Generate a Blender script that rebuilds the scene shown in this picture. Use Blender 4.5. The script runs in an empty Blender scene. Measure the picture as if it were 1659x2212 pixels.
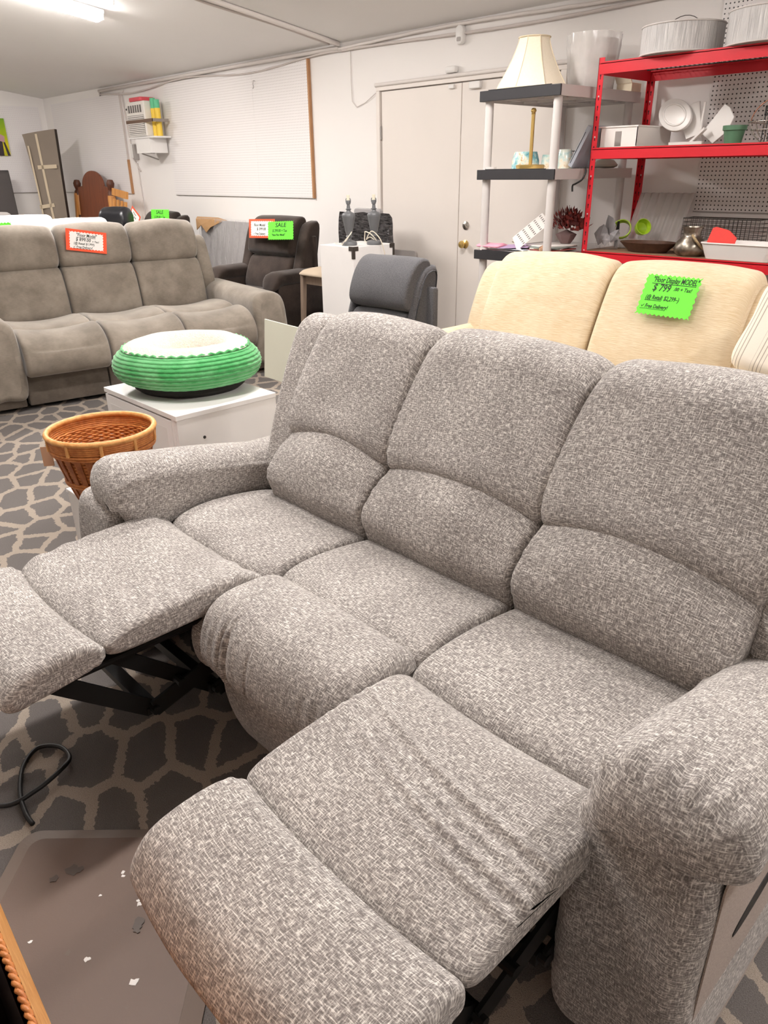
import bpy, bmesh, math, random
import numpy as np
from mathutils import Vector, Matrix

random.seed(7)
rng = np.random.default_rng(11)
scene = bpy.context.scene
COL = scene.collection
pi = math.pi

# ---------------------------------------------------------------- camera
def set_camera():
    pitch, yaw, roll = math.radians(24.73), math.radians(46.37), math.radians(-0.72)
    fwd = Vector((-math.sin(yaw) * math.cos(pitch), math.cos(yaw) * math.cos(pitch), -math.sin(pitch)))
    right = Vector((math.cos(yaw), math.sin(yaw), 0))
    up = right.cross(fwd)
    r = right * math.cos(roll) + up * math.sin(roll)
    u = -right * math.sin(roll) + up * math.cos(roll)
    cam = bpy.data.cameras.new('camera')
    cam.sensor_fit = 'VERTICAL'
    cam.sensor_height = 36.0
    cam.lens = 36.0 * 1597 / 2212
    cam.clip_start = 0.02
    o = bpy.data.objects.new('camera', cam)
    M = Matrix(((r.x, u.x, -fwd.x), (r.y, u.y, -fwd.y), (r.z, u.z, -fwd.z))).to_4x4()
    M.translation = Vector((0, 0, 1.46))
    o.matrix_world = M
    COL.objects.link(o)
    scene.camera = o
set_camera()

# ---------------------------------------------------------------- world, exposure
w = bpy.data.worlds.new('world')
scene.world = w
w.use_nodes = True
w.node_tree.nodes['Background'].inputs['Color'].default_value = (0.9, 0.93, 1.0, 1)
w.node_tree.nodes['Background'].inputs['Strength'].default_value = 0.3
scene.view_settings.view_transform = 'Standard'
scene.view_settings.look = 'None'
scene.view_settings.gamma = 1.0
scene.view_settings.use_curve_mapping = False
scene.view_settings.exposure = 0.0
LAMP_STRENGTH = 108.0
LAMP_COLOR = (1.0, 0.955, 0.92)
scene.cycles.max_bounces = 6
scene.cycles.diffuse_bounces = 4
scene.cycles.use_light_tree = False
scene.cycles.use_adaptive_sampling = True
scene.cycles.adaptive_threshold = 0.05
scene.cycles.adaptive_min_samples = 16
scene.cycles.use_denoising = True

# ---------------------------------------------------------------- helpers
def S(h):
    h = h.lstrip('#')
    c = [int(h[i:i + 2], 16) / 255 for i in (0, 2, 4)]
    return tuple((x / 12.92 if x <= 0.04045 else ((x + 0.055) / 1.055) ** 2.4) for x in c) + (1.0,)

class NT:
    """small wrapper to write node trees tersely"""
    def __init__(self, name):
        self.m = bpy.data.materials.new(name)
        self.m.use_nodes = True
        self.t = self.m.node_tree
        self.b = self.t.nodes['Principled BSDF']
    def n(self, typ, **kw):
        nd = self.t.nodes.new(typ)
        for k, v in kw.items():
            if k.startswith('i_'):
                nd.inputs[k[2:].replace('_', ' ')].default_value = v
            elif k.startswith('x_'):
                nd.inputs[int(k[2:])].default_value = v
            else:
                setattr(nd, k, v)
        return nd
    def l(self, a, b):
        self.t.links.new(a, b)
    def math(self, op, a, b=None, clamp=False):
        nd = self.n('ShaderNodeMath', operation=op, use_clamp=clamp)
        for i, v in enumerate((a, b)):
            if v is None: continue
            if isinstance(v, (int, float)): nd.inputs[i].default_value = v
            else: self.l(v, nd.inputs[i])
        return nd.outputs[0]
    def mix(self, fac, a, b):
        nd = self.n('ShaderNodeMix', data_type='RGBA')
        for i, v in ((0, fac), (6, a), (7, b)):
            if isinstance(v, (int, float)): nd.inputs[i].default_value = v
            elif isinstance(v, tuple): nd.inputs[i].default_value = v
            else: self.l(v, nd.inputs[i])
        return nd.outputs[2]
    def coord(self, kind='Object', scale=(1, 1, 1), rot=(0, 0, 0), loc=(0, 0, 0)):
        tc = self.n('ShaderNodeTexCoord')
        mp = self.n('ShaderNodeMapping')
        mp.inputs['Scale'].default_value = scale
        mp.inputs['Rotation'].default_value = rot
        mp.inputs['Location'].default_value = loc
        self.l(tc.outputs[kind], mp.inputs['Vector'])
        return mp.outputs[0]
    def noise(self, vec, scale, detail=2.0, rough=0.5):
        nd = self.n('ShaderNodeTexNoise')
        nd.inputs['Scale'].default_value = scale
        nd.inputs['Detail'].default_value = detail
        nd.inputs['Roughness'].default_value = rough
        if vec is not None: self.l(vec, nd.inputs['Vector'])
        return nd
    def ramp(self, fac, stops, interp='LINEAR'):
        nd = self.n('ShaderNodeValToRGB')
        nd.color_ramp.interpolation = interp
        e = nd.color_ramp.elements
        while len(e) < len(stops): e.new(0.5)
        for el, (p, c) in zip(e, stops):
            el.position = p
            el.color = c if isinstance(c, tuple) else (c, c, c, 1)
        self.l(fac, nd.inputs[0])
        return nd.outputs[0]
    def bump(self, h, strength=0.3, dist=0.01):
        nd = self.n('ShaderNodeBump')
        nd.inputs['Strength'].default_value = strength
        nd.inputs['Distance'].default_value = dist
        self.l(h, nd.inputs['Height'])
        self.l(nd.outputs[0], self.b.inputs['Normal'])
    def set(self, color=None, rough=None, metal=None, **kw):
        for k, v in (('Base Color', color), ('Roughness', rough), ('Metallic', metal)):
            if v is None: continue
            if isinstance(v, (int, float, tuple)): self.b.inputs[k].default_value = v
            else: self.l(v, self.b.inputs[k])
        for k, v in kw.items():
            self.b.inputs[k.replace('_', ' ')].default_value = v
        return self.m

def plain(name, hexc, rough=0.5, metal=0.0, var=0.12, nscale=12.0, bump=0.0, bscale=150.0, **kw):
    """painted, plastic, wood-free surfaces: base colour with faint noise, optional fine relief"""
    t = NT(name)
    v = t.coord('Object')
    c = S(hexc)
    d = tuple(x * (1 - var) for x in c[:3]) + (1.0,)
    nz = t.noise(v, nscale, 3)
    t.set(color=t.mix(nz.outputs[0], d, tuple(min(1, x * (1 + var * .6)) for x in c[:3]) + (1.0,)), rough=rough, metal=metal, **kw)
    if bump:
        t.bump(t.noise(v, bscale, 2).outputs[0], bump, 0.003)
    return t.m

def heather(name, dark, mid, light, fine=1.0, streak=0.5, bump=0.5, rough=0.95, stain=None):
    """woven upholstery: light slubs running both ways over a darker ground, in metres of cloth"""
    t = NT(name)
    ca = t.coord('UV', scale=(70 * fine, 420 * fine, 1))
    cb = t.coord('UV', scale=(420 * fine, 80 * fine, 1), loc=(3.1, 7.7, 0))
    na = t.noise(ca, 1.0, 1.5, 0.65).outputs[0]
    nb = t.noise(cb, 1.0, 1.5, 0.65).outputs[0]
    lo = t.noise(t.coord('UV'), 7.0, 3).outputs[0]
    hi = t.noise(t.coord('UV', scale=(380 * fine, 380 * fine, 1)), 1.0, 2).outputs[0]
    mx = t.math('MAXIMUM', na, t.math('SUBTRACT', nb, 0.02))
    mn = t.math('MINIMUM', na, nb)
    v = t.math('ADD', t.math('MULTIPLY', mx, 0.62), t.math('ADD', t.math('MULTIPLY', mn, 0.2), t.math('MULTIPLY', hi, 0.18)))
    v2 = t.math('ADD', v, t.math('MULTIPLY', t.math('SUBTRACT', lo, 0.5), 0.10))
    h = 0.10 * (1.2 - streak)
    col = t.ramp(v2, [(0.43, S(dark)), (0.525, S(mid)), (0.60 + h, S(light)), (0.85, S(light))])
    t.set(color=col, rough=rough, Sheen_Weight=0.15, Sheen_Roughness=0.6, Specular_IOR_Level=0.15)
    t.bump(mx, bump, 0.0016)
    return t.m

def velvet(name, dark, light, scale=6.0, bump=0.15, sheen=0.4):
    t = NT(name)
    v = t.coord('UV')
    n1 = t.noise(v, scale, 4, 0.6).outputs[0]
    n2 = t.noise(t.coord('UV', scale=(40, 420, 1)), 1.0, 2).outputs[0]
    f = t.math('ADD', t.math('MULTIPLY', n1, 0.75), t.math('MULTIPLY', n2, 0.25))
    t.set(color=t.ramp(f, [(0.36, S(dark)), (0.64, S(light))]), rough=0.9, Sheen_Weight=sheen, Sheen_Roughness=0.4, Specular_IOR_Level=0.2)
    t.bump(n2, bump, 0.002)
    return t.m

def glassy(name, hexc, rough=0.15, trans=0.85, alpha=1.0, bump=0.0, bscale=30):
    t = NT(name)
    t.set(color=S(hexc), rough=rough, Transmission_Weight=trans, IOR=1.2, Alpha=alpha)
    if bump:
        t.bump(t.noise(t.coord('Object'), bscale, 3).outputs[0], bump, 0.01)
    return t.m

def film(name, hexc, alpha=0.35, rough=0.12, bump=0.6, bscale=25, stretch=(1, 1, 1), vary=0.08):
    """thin plastic film: glossy, partly clear, crinkled"""
    t = NT(name)
    n = t.noise(t.coord('Object', scale=stretch), bscale, 3).outputs[0]
    a = t.n('ShaderNodeMapRange'); t.l(n, a.inputs[0])
    a.inputs[1].default_value = 0.35; a.inputs[2].default_value = 0.7
    a.inputs[3].default_value = max(0, alpha - vary); a.inputs[4].default_value = min(1, alpha + vary)
    t.set(color=S(hexc), rough=rough)
    t.l(a.outputs[0], t.b.inputs['Alpha'])
    t.bump(n, bump, 0.02)
    return t.m

# ---- numpy value noise for creases
def vnoise(x, y, seed=0):
    xi = np.floor(x).astype(np.int64); yi = np.floor(y).astype(np.int64)
    xf = x - xi; yf = y - yi
    def hsh(a, b):
        h = (a * 374761393 + b * 668265263 + seed * 1442695041) & 0xffffffff
        h = ((h ^ (h >> 13)) * 1274126177) & 0xffffffff
        return ((h ^ (h >> 16)) & 0xffff) / 65535.0
    u = xf * xf * (3 - 2 * xf); v = yf * yf * (3 - 2 * yf)
    return (hsh(xi, yi) * (1 - u) + hsh(xi + 1, yi) * u) * (1 - v) + (hsh(xi, yi + 1) * (1 - u) + hsh(xi + 1, yi + 1) * u) * v - 0.5

# ---- mesh builder
class MB:
    def __init__(self):
        self.v = []; self.f = []
    def add(self, vs, fs):
        k = len(self.v)
        self.v += [tuple(p) for p in vs]
        self.f += [tuple(i + k for i in f) for f in fs]
        return self
    def box(self, x0, x1, y0, y1, z0, z1, M=None):
        vs = [Vector((x, y, z)) for z in (z0, z1) for y in (y0, y1) for x in (x0, x1)]
        if M is not None: vs = [M @ p for p in vs]
        return self.add(vs, [(0, 2, 3, 1), (4, 5, 7, 6), (0, 1, 5, 4), (2, 6, 7, 3), (0, 4, 6, 2), (1, 3, 7, 5)])
    def bar(self, a, b, w, h, up=(0, 0, 1)):
        a = Vector(a); b = Vector(b); d = (b - a); L = d.length; d.normalize()
        s = d.cross(Vector(up))
        if s.length < 1e-5: s = d.cross(Vector((1, 0, 0)))
        s.normalize(); t = s.cross(d)
        vs = []
        for p in (a, b):
            for i, j in ((-1, -1), (1, -1), (1, 1), (-1, 1)):
                vs.append(p + s * w / 2 * i + t * h / 2 * j)
        return self.add(vs, [(3, 2, 1, 0), (4, 5, 6, 7), (0, 1, 5, 4), (1, 2, 6, 5), (2, 3, 7, 6), (3, 0, 4, 7)])
    def tube(self, pts, r, n=8, closed=False, caps=True):
        pts = [Vector(p) for p in pts]
        N = len(pts); vs = []; fs = []
        rr = r if isinstance(r, (list, tuple)) else [r] * N
        prev = None
        for i, p in enumerate(pts):
            if closed: d = pts[(i + 1) % N] - pts[i - 1]
            else: d = pts[min(i + 1, N - 1)] - pts[max(i - 1, 0)]
            d.normalize()
            if prev is None:
                s = d.cross(Vector((0, 0, 1)))
                if s.length < 1e-3: s = d.cross(Vector((1, 0, 0)))
            else:
                s = prev - d * prev.dot(d)
            s.normalize(); prev = s
            t = d.cross(s)
            for k in range(n):
                a = 2 * pi * k / n
                vs.append(p + (s * math.cos(a) + t * math.sin(a)) * rr[i])
        R = N if closed else N - 1
        for i in range(R):
            j = (i + 1) % N
            for k in range(n):
                q = (k + 1) % n
                fs.append((i * n + k, i * n + q, j * n + q, j * n + k))
        if caps and not closed:
            fs.append(tuple(range(n - 1, -1, -1)))
            fs.append(tuple((N - 1) * n + k for k in range(n)))
        return self.add(vs, fs)
    def cyl(self, a, b, r, n=16, r2=None):
        return self.tube([a, b], [r, r if r2 is None else r2], n)
    def lathe(self, prof, c=(0, 0, 0), n=32, sx=1.0, sy=1.0, cap=True, wob=None):
        vs = []; fs = []; m = len(prof)
        for i in range(n):
            a = 2 * pi * i / n
            for j, (r, z) in enumerate(prof):
                rr = r * (wob(a, j / (m - 1)) if wob else 1)
                vs.append((c[0] + rr * math.cos(a) * sx, c[1] + rr * math.sin(a) * sy, c[2] + z))
        for i in range(n):
            k = (i + 1) % n
            for j in range(m - 1):
                fs.append((i * m + j, k * m + j, k * m + j + 1, i * m + j + 1))
        if cap:
            if prof[0][0] > 1e-6: fs.append(tuple(i * m for i in range(n - 1, -1, -1)))
            if prof[-1][0] > 1e-6: fs.append(tuple(i * m + m - 1 for i in range(n)))
        return self.add(vs, fs)
    def prism(self, poly, h0, h1, M=None):
        """polygon in xy extruded from z=h0 to h1"""
        n = len(poly)
        vs = [Vector((p[0], p[1], h0)) for p in poly] + [Vector((p[0], p[1], h1)) for p in poly]
        if M is not None: vs = [M @ p for p in vs]
        fs = [tuple(range(n - 1, -1, -1)), tuple(range(n, 2 * n))]
        for i in range(n):
            j = (i + 1) % n
            fs.append((i, j, n + j, n + i))
        return self.add(vs, fs)
    def build(self, name, mat, parent=None, smooth=False, bevel=0.0, loc=None, rot=None, seg=2, uv=False):
        me = bpy.data.meshes.new(name)
        me.from_pydata(self.v, [], self.f)
        bm = bmesh.new(); bm.from_mesh(me)
        bmesh.ops.recalc_face_normals(bm, faces=bm.faces)
        if bevel > 0:
            ed = [e for e in bm.edges if len(e.link_faces) == 2 and e.calc_face_angle(0) > 0.6]
            bmesh.ops.bevel(bm, geom=ed, offset=bevel, segments=seg, affect='EDGES', profile=0.5, clamp_overlap=True)
        bm.to_mesh(me); bm.free()
        if smooth:
            me.polygons.foreach_set('use_smooth', [True] * len(me.polygons))
            if smooth == 'auto':
                me.set_sharp_from_angle(angle=math.radians(40))
        if uv: box_uv(me)
        return link(name, me, mat, parent, loc, rot)

def box_uv(me):
    uvl = me.uv_layers[0] if me.uv_layers else me.uv_layers.new(name='UVMap')
    co = np.empty(len(me.vertices) * 3); me.vertices.foreach_get('co', co); co = co.reshape(-1, 3)
    for p in me.polygons:
        n = p.normal
        ax = max(range(3), key=lambda i: abs(n[i]))
        a, b = ((1, 2), (0, 2), (0, 1))[ax]
        for li in p.loop_indices:
            c = co[me.loops[li].vertex_index]
            uvl.data[li].uv = (c[a], c[b])

def link(name, me, mat, parent=None, loc=None, rot=None):
    o = bpy.data.objects.new(name, me)
    if mat is not None:
        for mm in (mat if isinstance(mat, (list, tuple)) else [mat]):
            me.materials.append(mm)
    COL.objects.link(o)
    if parent is not None: o.parent = parent
    if loc is not None: o.location = loc
    if rot is not None: o.rotation_euler = rot
    return o

def tag(o, label, cat, group=None, kind=None):
    if label: o['label'] = label
    if cat: o['category'] = cat
    if group: o['group'] = group
    if kind: o['kind'] = kind
    return o

def thing(name, label, cat, loc=(0, 0, 0), rz=0.0, group=None):
    o = bpy.data.objects.new(name, None)
    o.empty_display_size = 0.1
    COL.objects.link(o)
    o.location = loc
    o.rotation_euler = (0, 0, rz)
    return tag(o, label, cat, group)

def struct(o):
    o['kind'] = 'structure'
    return o

# ---- cushions: a closed smooth profile lofted along an axis, with pillowed ends
def closed_spline(pts, n):
    P = np.array(pts, float); N = len(P); out = []
    for i in range(N):
        p0, p1, p2, p3 = P[i - 1], P[i], P[(i + 1) % N], P[(i + 2) % N]
        for t in np.linspace(0, 1, 14, endpoint=False):
            out.append(0.5 * ((2 * p1) + (-p0 + p2) * t + (2 * p0 - 5 * p1 + 4 * p2 - p3) * t * t + (-p0 + 3 * p1 - 3 * p2 + p3) * t ** 3))
    Q = np.array(out); Qc = np.vstack([Q, Q[:1]])
    s = np.concatenate([[0], np.cumsum(np.linalg.norm(np.diff(Qc, axis=0), axis=1))])
    tt = np.linspace(0, s[-1], n, endpoint=False)
    return np.stack([np.interp(tt, s, Qc[:, k]) for k in range(2)], 1), tt, s[-1]

def loft(name, prof, c0, c1, r, mat, parent, axis='x', n=72, m=36, crown=0.0, disp=None, warp=None, cap_r=0.0):
    P, tt, L = closed_spline(prof, n)
    area = 0.5 * np.sum(P[:, 0] * np.roll(P[:, 1], -1) - np.roll(P[:, 0], -1) * P[:, 1])
    if area < 0:
        P = P[::-1].copy()
    T = np.roll(P, -1, 0) - np.roll(P, 1, 0)
    T /= np.linalg.norm(T, axis=1)[:, None] + 1e-9
    Nn = np.stack([T[:, 1], -T[:, 0]], 1)
    cen = P.mean(0)
    w_, vec = np.linalg.eigh(np.cov((P - cen).T))
    loc = (P - cen) @ vec
    half = (loc.max(0) - loc.min(0)) / 2
    mid = (loc.max(0) + loc.min(0)) / 2
    r0, r1 = r if isinstance(r, (tuple, list)) else (r, r)
    k = 7
    s0 = c0 + r0 * (1 - np.cos(np.linspace(0, pi / 2, k)))
    s1 = c1 - r1 * (1 - np.cos(np.linspace(0, pi / 2, k)))[::-1]
    mid_s = np.linspace(c0 + r0, c1 - r1, max(3, m - 2 * k))[1:-1]
    cs = np.concatenate([s0, mid_s, s1])
    rings = []
    for c in cs:
        e0, e1 = c - c0, c1 - c
        ins = 0.0
        if e0 < r0: ins = r0 - math.sqrt(max(0, r0 * r0 - (r0 - e0) ** 2))
        if e1 < r1: ins = r1 - math.sqrt(max(0, r1 * r1 - (r1 - e1) ** 2))
        f = np.maximum(0.02, (half - ins) / half)
        Q = (mid + (loc - mid) * f) @ vec.T + cen
        u = (c - c0) / (c1 - c0)
        if crown: Q = Q + Nn * crown * (1 - (2 * u - 1) ** 2)
        rings.append(Q)
    G = np.array(rings)                      # (m, n, 2)
    CC = np.repeat(cs[:, None], n, 1)
    V = np.repeat(np.linspace(0, L, n, endpoint=False)[None, :], len(cs), 0)
    if disp is not None:
        d = disp(CC, V, G[..., 0], G[..., 1], (CC - c0) / (c1 - c0))
        G = G + Nn[None] * d[..., None]
    A, B = G[..., 0], G[..., 1]
    if warp is not None:
        A, B, CC2 = warp(A, B, CC.copy(), (CC - c0) / (c1 - c0))
    else:
        CC2 = CC
    if axis == 'x': XYZ = np.stack([CC2, A, B], -1)
    elif axis == 'y': XYZ = np.stack([A, CC2, B], -1)
    else: XYZ = np.stack([A, B, CC2], -1)
    mm = len(cs)
    verts = XYZ.reshape(-1, 3).tolist()
    caps = [XYZ[0].mean(0).tolist(), XYZ[-1].mean(0).tolist()]
    ic0, ic1 = len(verts), len(verts) + 1
    verts += caps
    faces = []; uvs = []
    for i in range(mm - 1):
        ua, ub = cs[i], cs[i + 1]
        for j in range(n):
            q = (j + 1) % n
            faces.append((i * n + j, i * n + q, (i + 1) * n + q, (i + 1) * n + j))
            va = V[0, j]; vb = V[0, j] + L / n
            uvs += [(ua, va), (ua, vb), (ub, vb), (ub, va)]
    for i, ic, flip in ((0, ic0, True), (mm - 1, ic1, False)):
        for j in range(n):
            q = (j + 1) % n
            a, b = i * n + j, i * n + q
            faces.append((b, a, ic) if flip else (a, b, ic))
            tri = (b, a, ic) if flip else (a, b, ic)
            for t in tri:
                jj = (t - i * n) if t < ic0 else None
                pt = (A[i, jj], B[i, jj]) if jj is not None else (A[i].mean(), B[i].mean())
                uvs.append((float(pt[0]) + 5, float(pt[1]) + 5))
    me = bpy.data.meshes.new(name)
    me.from_pydata(verts, [], faces)
    uvl = me.uv_layers.new(name='UVMap')
    uvl.data.foreach_set('uv', np.array(uvs, dtype=np.float32).ravel())
    me.polygons.foreach_set('use_smooth', [True] * len(me.polygons))
    bm = bmesh.new(); bm.from_mesh(me)
    bmesh.ops.recalc_face_normals(bm, faces=bm.faces)
    bm.to_mesh(me); bm.free()
    return link(name, me, mat, parent)

def rrect(x0, x1, y0, y1, r, k=3):
    """rounded rectangle polygon"""
    out = []
    for cx, cy, a0 in ((x1 - r, y1 - r, 0), (x0 + r, y1 - r, pi / 2), (x0 + r, y0 + r, pi), (x1 - r, y0 + r, 1.5 * pi)):
        for i in range(k + 1):
            a = a0 + pi / 2 * i / k
            out.append((cx + r * math.cos(a), cy + r * math.sin(a)))
    return out

def text_mesh(name, s, size, mat, parent, M, extrude=0.0006, shear=0.15, align='LEFT', width=None):
    cu = bpy.data.curves.new(name, 'FONT')
    cu.body = s; cu.size = size; cu.shear = shear; cu.align_x = align
    cu.extrude = extrude; cu.resolution_u = 2; cu.offset = size * .012
    tmp = bpy.data.objects.new(name + '_tmp', cu)
    COL.objects.link(tmp)
    dg = bpy.context.evaluated_depsgraph_get()
    me = bpy.data.meshes.new_from_object(tmp.evaluated_get(dg))
    bpy.data.objects.remove(tmp); bpy.data.curves.remove(cu)
    if width:
        xs = [v.co.x for v in me.vertices]
        k = width / (max(xs) - min(xs))
        for v in me.vertices: v.co.x *= k
    me.transform(M)
    me.name = name
    return link(name, me, mat, parent)

# ---------------------------------------------------------------- materials of the room
def mat_carpet():
    t = NT('carpet')
    v = t.coord('Object', rot=(0, 0, 0.55))
    # ragged edges of the woven figure
    n1 = t.n('ShaderNodeTexNoise', i_Scale=14.0, i_Detail=3.0); t.l(v, n1.inputs['Vector'])
    n2 = t.n('ShaderNodeTexNoise', i_Scale=85.0, i_Detail=2.0); t.l(v, n2.inputs['Vector'])
    def off(nd, amt):
        a = t.n('ShaderNodeVectorMath', operation='SUBTRACT'); t.l(nd.outputs['Color'], a.inputs[0]); a.inputs[1].default_value = (.5, .5, .5)
        b = t.n('ShaderNodeVectorMath', operation='SCALE'); t.l(a.outputs[0], b.inputs[0]); b.inputs['Scale'].default_value = amt
        return b.outputs[0]
    a1 = t.n('ShaderNodeVectorMath', operation='ADD'); t.l(v, a1.inputs[0]); t.l(off(n1, 0.03), a1.inputs[1])
    a2 = t.n('ShaderNodeVectorMath', operation='ADD'); t.l(a1.outputs[0], a2.inputs[0]); t.l(off(n2, 0.022), a2.inputs[1])
    sc = t.n('ShaderNodeVectorMath', operation='MULTIPLY'); t.l(a2.outputs[0], sc.inputs[0]); sc.inputs[1].default_value = (5.0, 7.2, 1)
    vo = t.n('ShaderNodeTexVoronoi', feature='DISTANCE_TO_EDGE', voronoi_dimensions='2D', i_Scale=1.0, i_Randomness=0.78)
    t.l(sc.outputs[0], vo.inputs['Vector'])
    msk = t.math('GREATER_THAN', t.math('ADD', vo.outputs['Distance'], t.math('MULTIPLY', t.math('SUBTRACT', n1.outputs[0], .5), .12)), 0.10)
    vc = t.n('ShaderNodeTexVoronoi', feature='F1', voronoi_dimensions='2D', i_Scale=1.0, i_Randomness=0.78)
    t.l(sc.outputs[0], vc.inputs['Vector'])
    pile = t.noise(v, 420.0, 2, 0.7).outputs[0]
    stone = t.ramp(pile, [(0.3, S('#68625f')), (0.7, S('#8b8682'))])
    stone = t.mix(t.math('MULTIPLY', vc.outputs['Color'], 0.25), stone, S('#76706f'))
    line = t.ramp(pile, [(0.3, S('#9d9083')), (0.7, S('#c8bbad'))])
    t.set(color=t.mix(msk, line, stone), rough=1.0, Specular_IOR_Level=0.05)
    t.bump(t.math('ADD', pile, t.math('MULTIPLY', msk, -0.3)), 0.7, 0.006)
    return t.m

def mat_pegboard(name, axes, hole=0.0036, tint='#f3efee', pitch=0.0254, dark='#8a807c'):
    t = NT(name)
    tc = t.n('ShaderNodeTexCoord')
    sp = t.n('ShaderNodeSeparateXYZ'); t.l(tc.outputs['Object'], sp.inputs[0])
    q = []
    for a in axes:
        f = t.math('FRACT', t.math('MULTIPLY', sp.outputs[a], 1 / pitch))
        q.append(t.math('POWER', t.math('MULTIPLY', t.math('SUBTRACT', f, 0.5), pitch), 2.0))
    d = t.math('SQRT', t.math('ADD', q[0], q[1]))
    m = t.math('LESS_THAN', d, hole)
    t.set(color=t.mix(m, S(tint), S(dark)), rough=0.45)
    return t.m

M = {}
M['carpet'] = mat_carpet()
M['wall'] = plain('white_wall_paint', '#f4f0ed', rough=0.75, var=0.03, nscale=1.5, bump=0.08, bscale=60)
M['ceiling'] = plain('ceiling_paint', '#f6f4f2', rough=0.9, var=0.04, nscale=1.0)
M['door'] = plain('door_paint', '#ebe3dc', rough=0.5, var=0.05, nscale=2.0)
M['white'] = plain('white_laminate', '#f1eeec', rough=0.35, var=0.03)
M['white_metal'] = plain('white_enamel', '#e9e6e3', rough=0.4, var=0.03)
M['conduit'] = plain('painted_conduit', '#e4ddd8', rough=0.5, var=0.04)
M['cable'] = plain('painted_cable', '#d6cdc8', rough=0.6, var=0.05)
M['raw_edge'] = plain('raw_hardboard_edge', '#b98a62', rough=0.8, var=0.15)
M['brass'] = plain('brass', '#d8b871', rough=0.28, metal=0.75, var=0.08)
M['chrome'] = plain('chrome', '#cfcac4', rough=0.2, metal=1.0, var=0.05)
M['grey_plastic'] = plain('grey_plastic', '#a8a29e', rough=0.55, var=0.05)
M['dark_metal'] = plain('dark_metal', '#2b2826', rough=0.45, var=0.1)
M['black_metal'] = plain('black_metal', '#0f0e0e', rough=0.45, var=0.15)
M['rubber'] = plain('black_rubber', '#171615', rough=0.5, var=0.1)
M['peg_back'] = mat_pegboard('pegboard_back', ('X', 'Z'), hole=0.0034, dark='#b0a6a2')
M['peg_far'] = mat_pegboard('pegboard_far', ('X', 'Z'), hole=0.003, tint='#eeeaea', dark='#c2bab8')
M['peg_side'] = mat_pegboard('pegboard_side', ('Y', 'Z'), hole=0.003, tint='#eeeaea', dark='#c2bab8')
M['peg_right'] = mat_pegboard('pegboard_right', ('X', 'Z'), hole=0.0046, tint='#ece7e5', dark='#2a2624')

WX0, WX1, WY0, WY1 = -12.9, 2.6, -3.4, 5.2
SL = 0.143
def ceil_z(y): return 2.525 + SL * (WY1 - y)

# floor
mb = MB().box(WX0, WX1, WY0, WY1, -0.1, 0.0)
struct(mb.build('floor', M['carpet']))
# ceiling: one slope rising away from the back wall
mb = MB()
y0, y1 = WY0 - .1, WY1 + .1
mb.add([(WX0 - .1, y0, ceil_z(y0)), (WX1 + .1, y0, ceil_z(y0)), (WX1 + .1, y1, ceil_z(y1)), (WX0 - .1, y1, ceil_z(y1)),
        (WX0 - .1, y0, ceil_z(y0) + .1), (WX1 + .1, y0, ceil_z(y0) + .1), (WX1 + .1, y1, ceil_z(y1) + .1), (WX0 - .1, y1, ceil_z(y1) + .1)],
       [(0, 1, 2, 3), (7, 6, 5, 4), (0, 4, 5, 1), (1, 5, 6, 2), (2, 6, 7, 3), (3, 7, 4, 0)])
struct(mb.build('ceiling', M['ceiling']))
def wall(name, x0, x1, ya, yb):
    mb = MB(); v = []
    for z in (0, 1):
        for y in (ya, yb):
            for x in (x0, x1):
                v.append((x, y, 0.0 if z == 0 else ceil_z(y) + 0.02))
    mb.add(v, [(0, 2, 3, 1), (4, 5, 7, 6), (0, 1, 5, 4), (2, 6, 7, 3), (0, 4, 6, 2), (1, 3, 7, 5)])
    return struct(mb.build(name, M['wall']))
wall('wall_back', WX0 - .1, WX1 + .1, WY1, WY1 + .1)
wall('wall_front', WX0 - .1, WX1 + .1, WY0 - .1, WY0)
wall('wall_left', WX0 - .1, WX0, WY0, WY1)
wall('wall_right', WX1, WX1 + .1, WY0, WY1)

# double door in the back wall
def door(name, x0, x1, hinge_left, hardware):
    d = MB().box(x0, x1, 5.172, 5.199, 0.01, 2.098).build(name, M['door'], bevel=0.003)
    struct(d)
    for z in (0.25, 1.72):
        hx = x0 - 0.006 if hinge_left else x1 + 0.006
        MB().cyl((hx, 5.166, z), (hx, 5.166, z + .11), 0.009, 10).build('hinge', M['grey_plastic'], d, smooth='auto')
    if hardware:
        b = MB().lathe([(0.0, 0.0), (0.035, 0.0), (0.035, 0.008), (0.02, 0.016), (0.0, 0.018)], n=20)
        o = b.build('deadbolt', M['chrome'], d, smooth='auto', loc=(x0 + .085, 5.172, 1.035), rot=(pi / 2, 0, 0))
        k = MB().lathe([(0, 0), (0.034, 0), (0.034, .006), (.013, .014), (.012, .03), (.026, .04), (.031, .052), (.026, .064), (0, .068)], n=24)
        k.build('door_knob', M['brass'], d, smooth='auto', loc=(x0 + .085, 5.172, .885), rot=(pi / 2, 0, 0))
    return d
door('door_1', -5.390, -4.462, True, False)
door('door_2', -4.454, -3.53, False, True)
tr = MB().box(-5.445, -5.402, 5.155, 5.2, 0, 2.105).box(-5.445, -3.47, 5.155, 5.2, 2.105, 2.135).box(-3.518, -3.47, 5.155, 5.2, 0, 2.105)
struct(tr.build('trim_1', M['door'], bevel=0.003))
tag(MB().cyl((-5.46, 5.165, 2.152), (-3.3, 5.165, 2.152), 0.016, 12).build('conduit_pipe', M['conduit'], smooth='auto'),
    'thin white conduit lying along the top of the double door frame', 'conduit')

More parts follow.
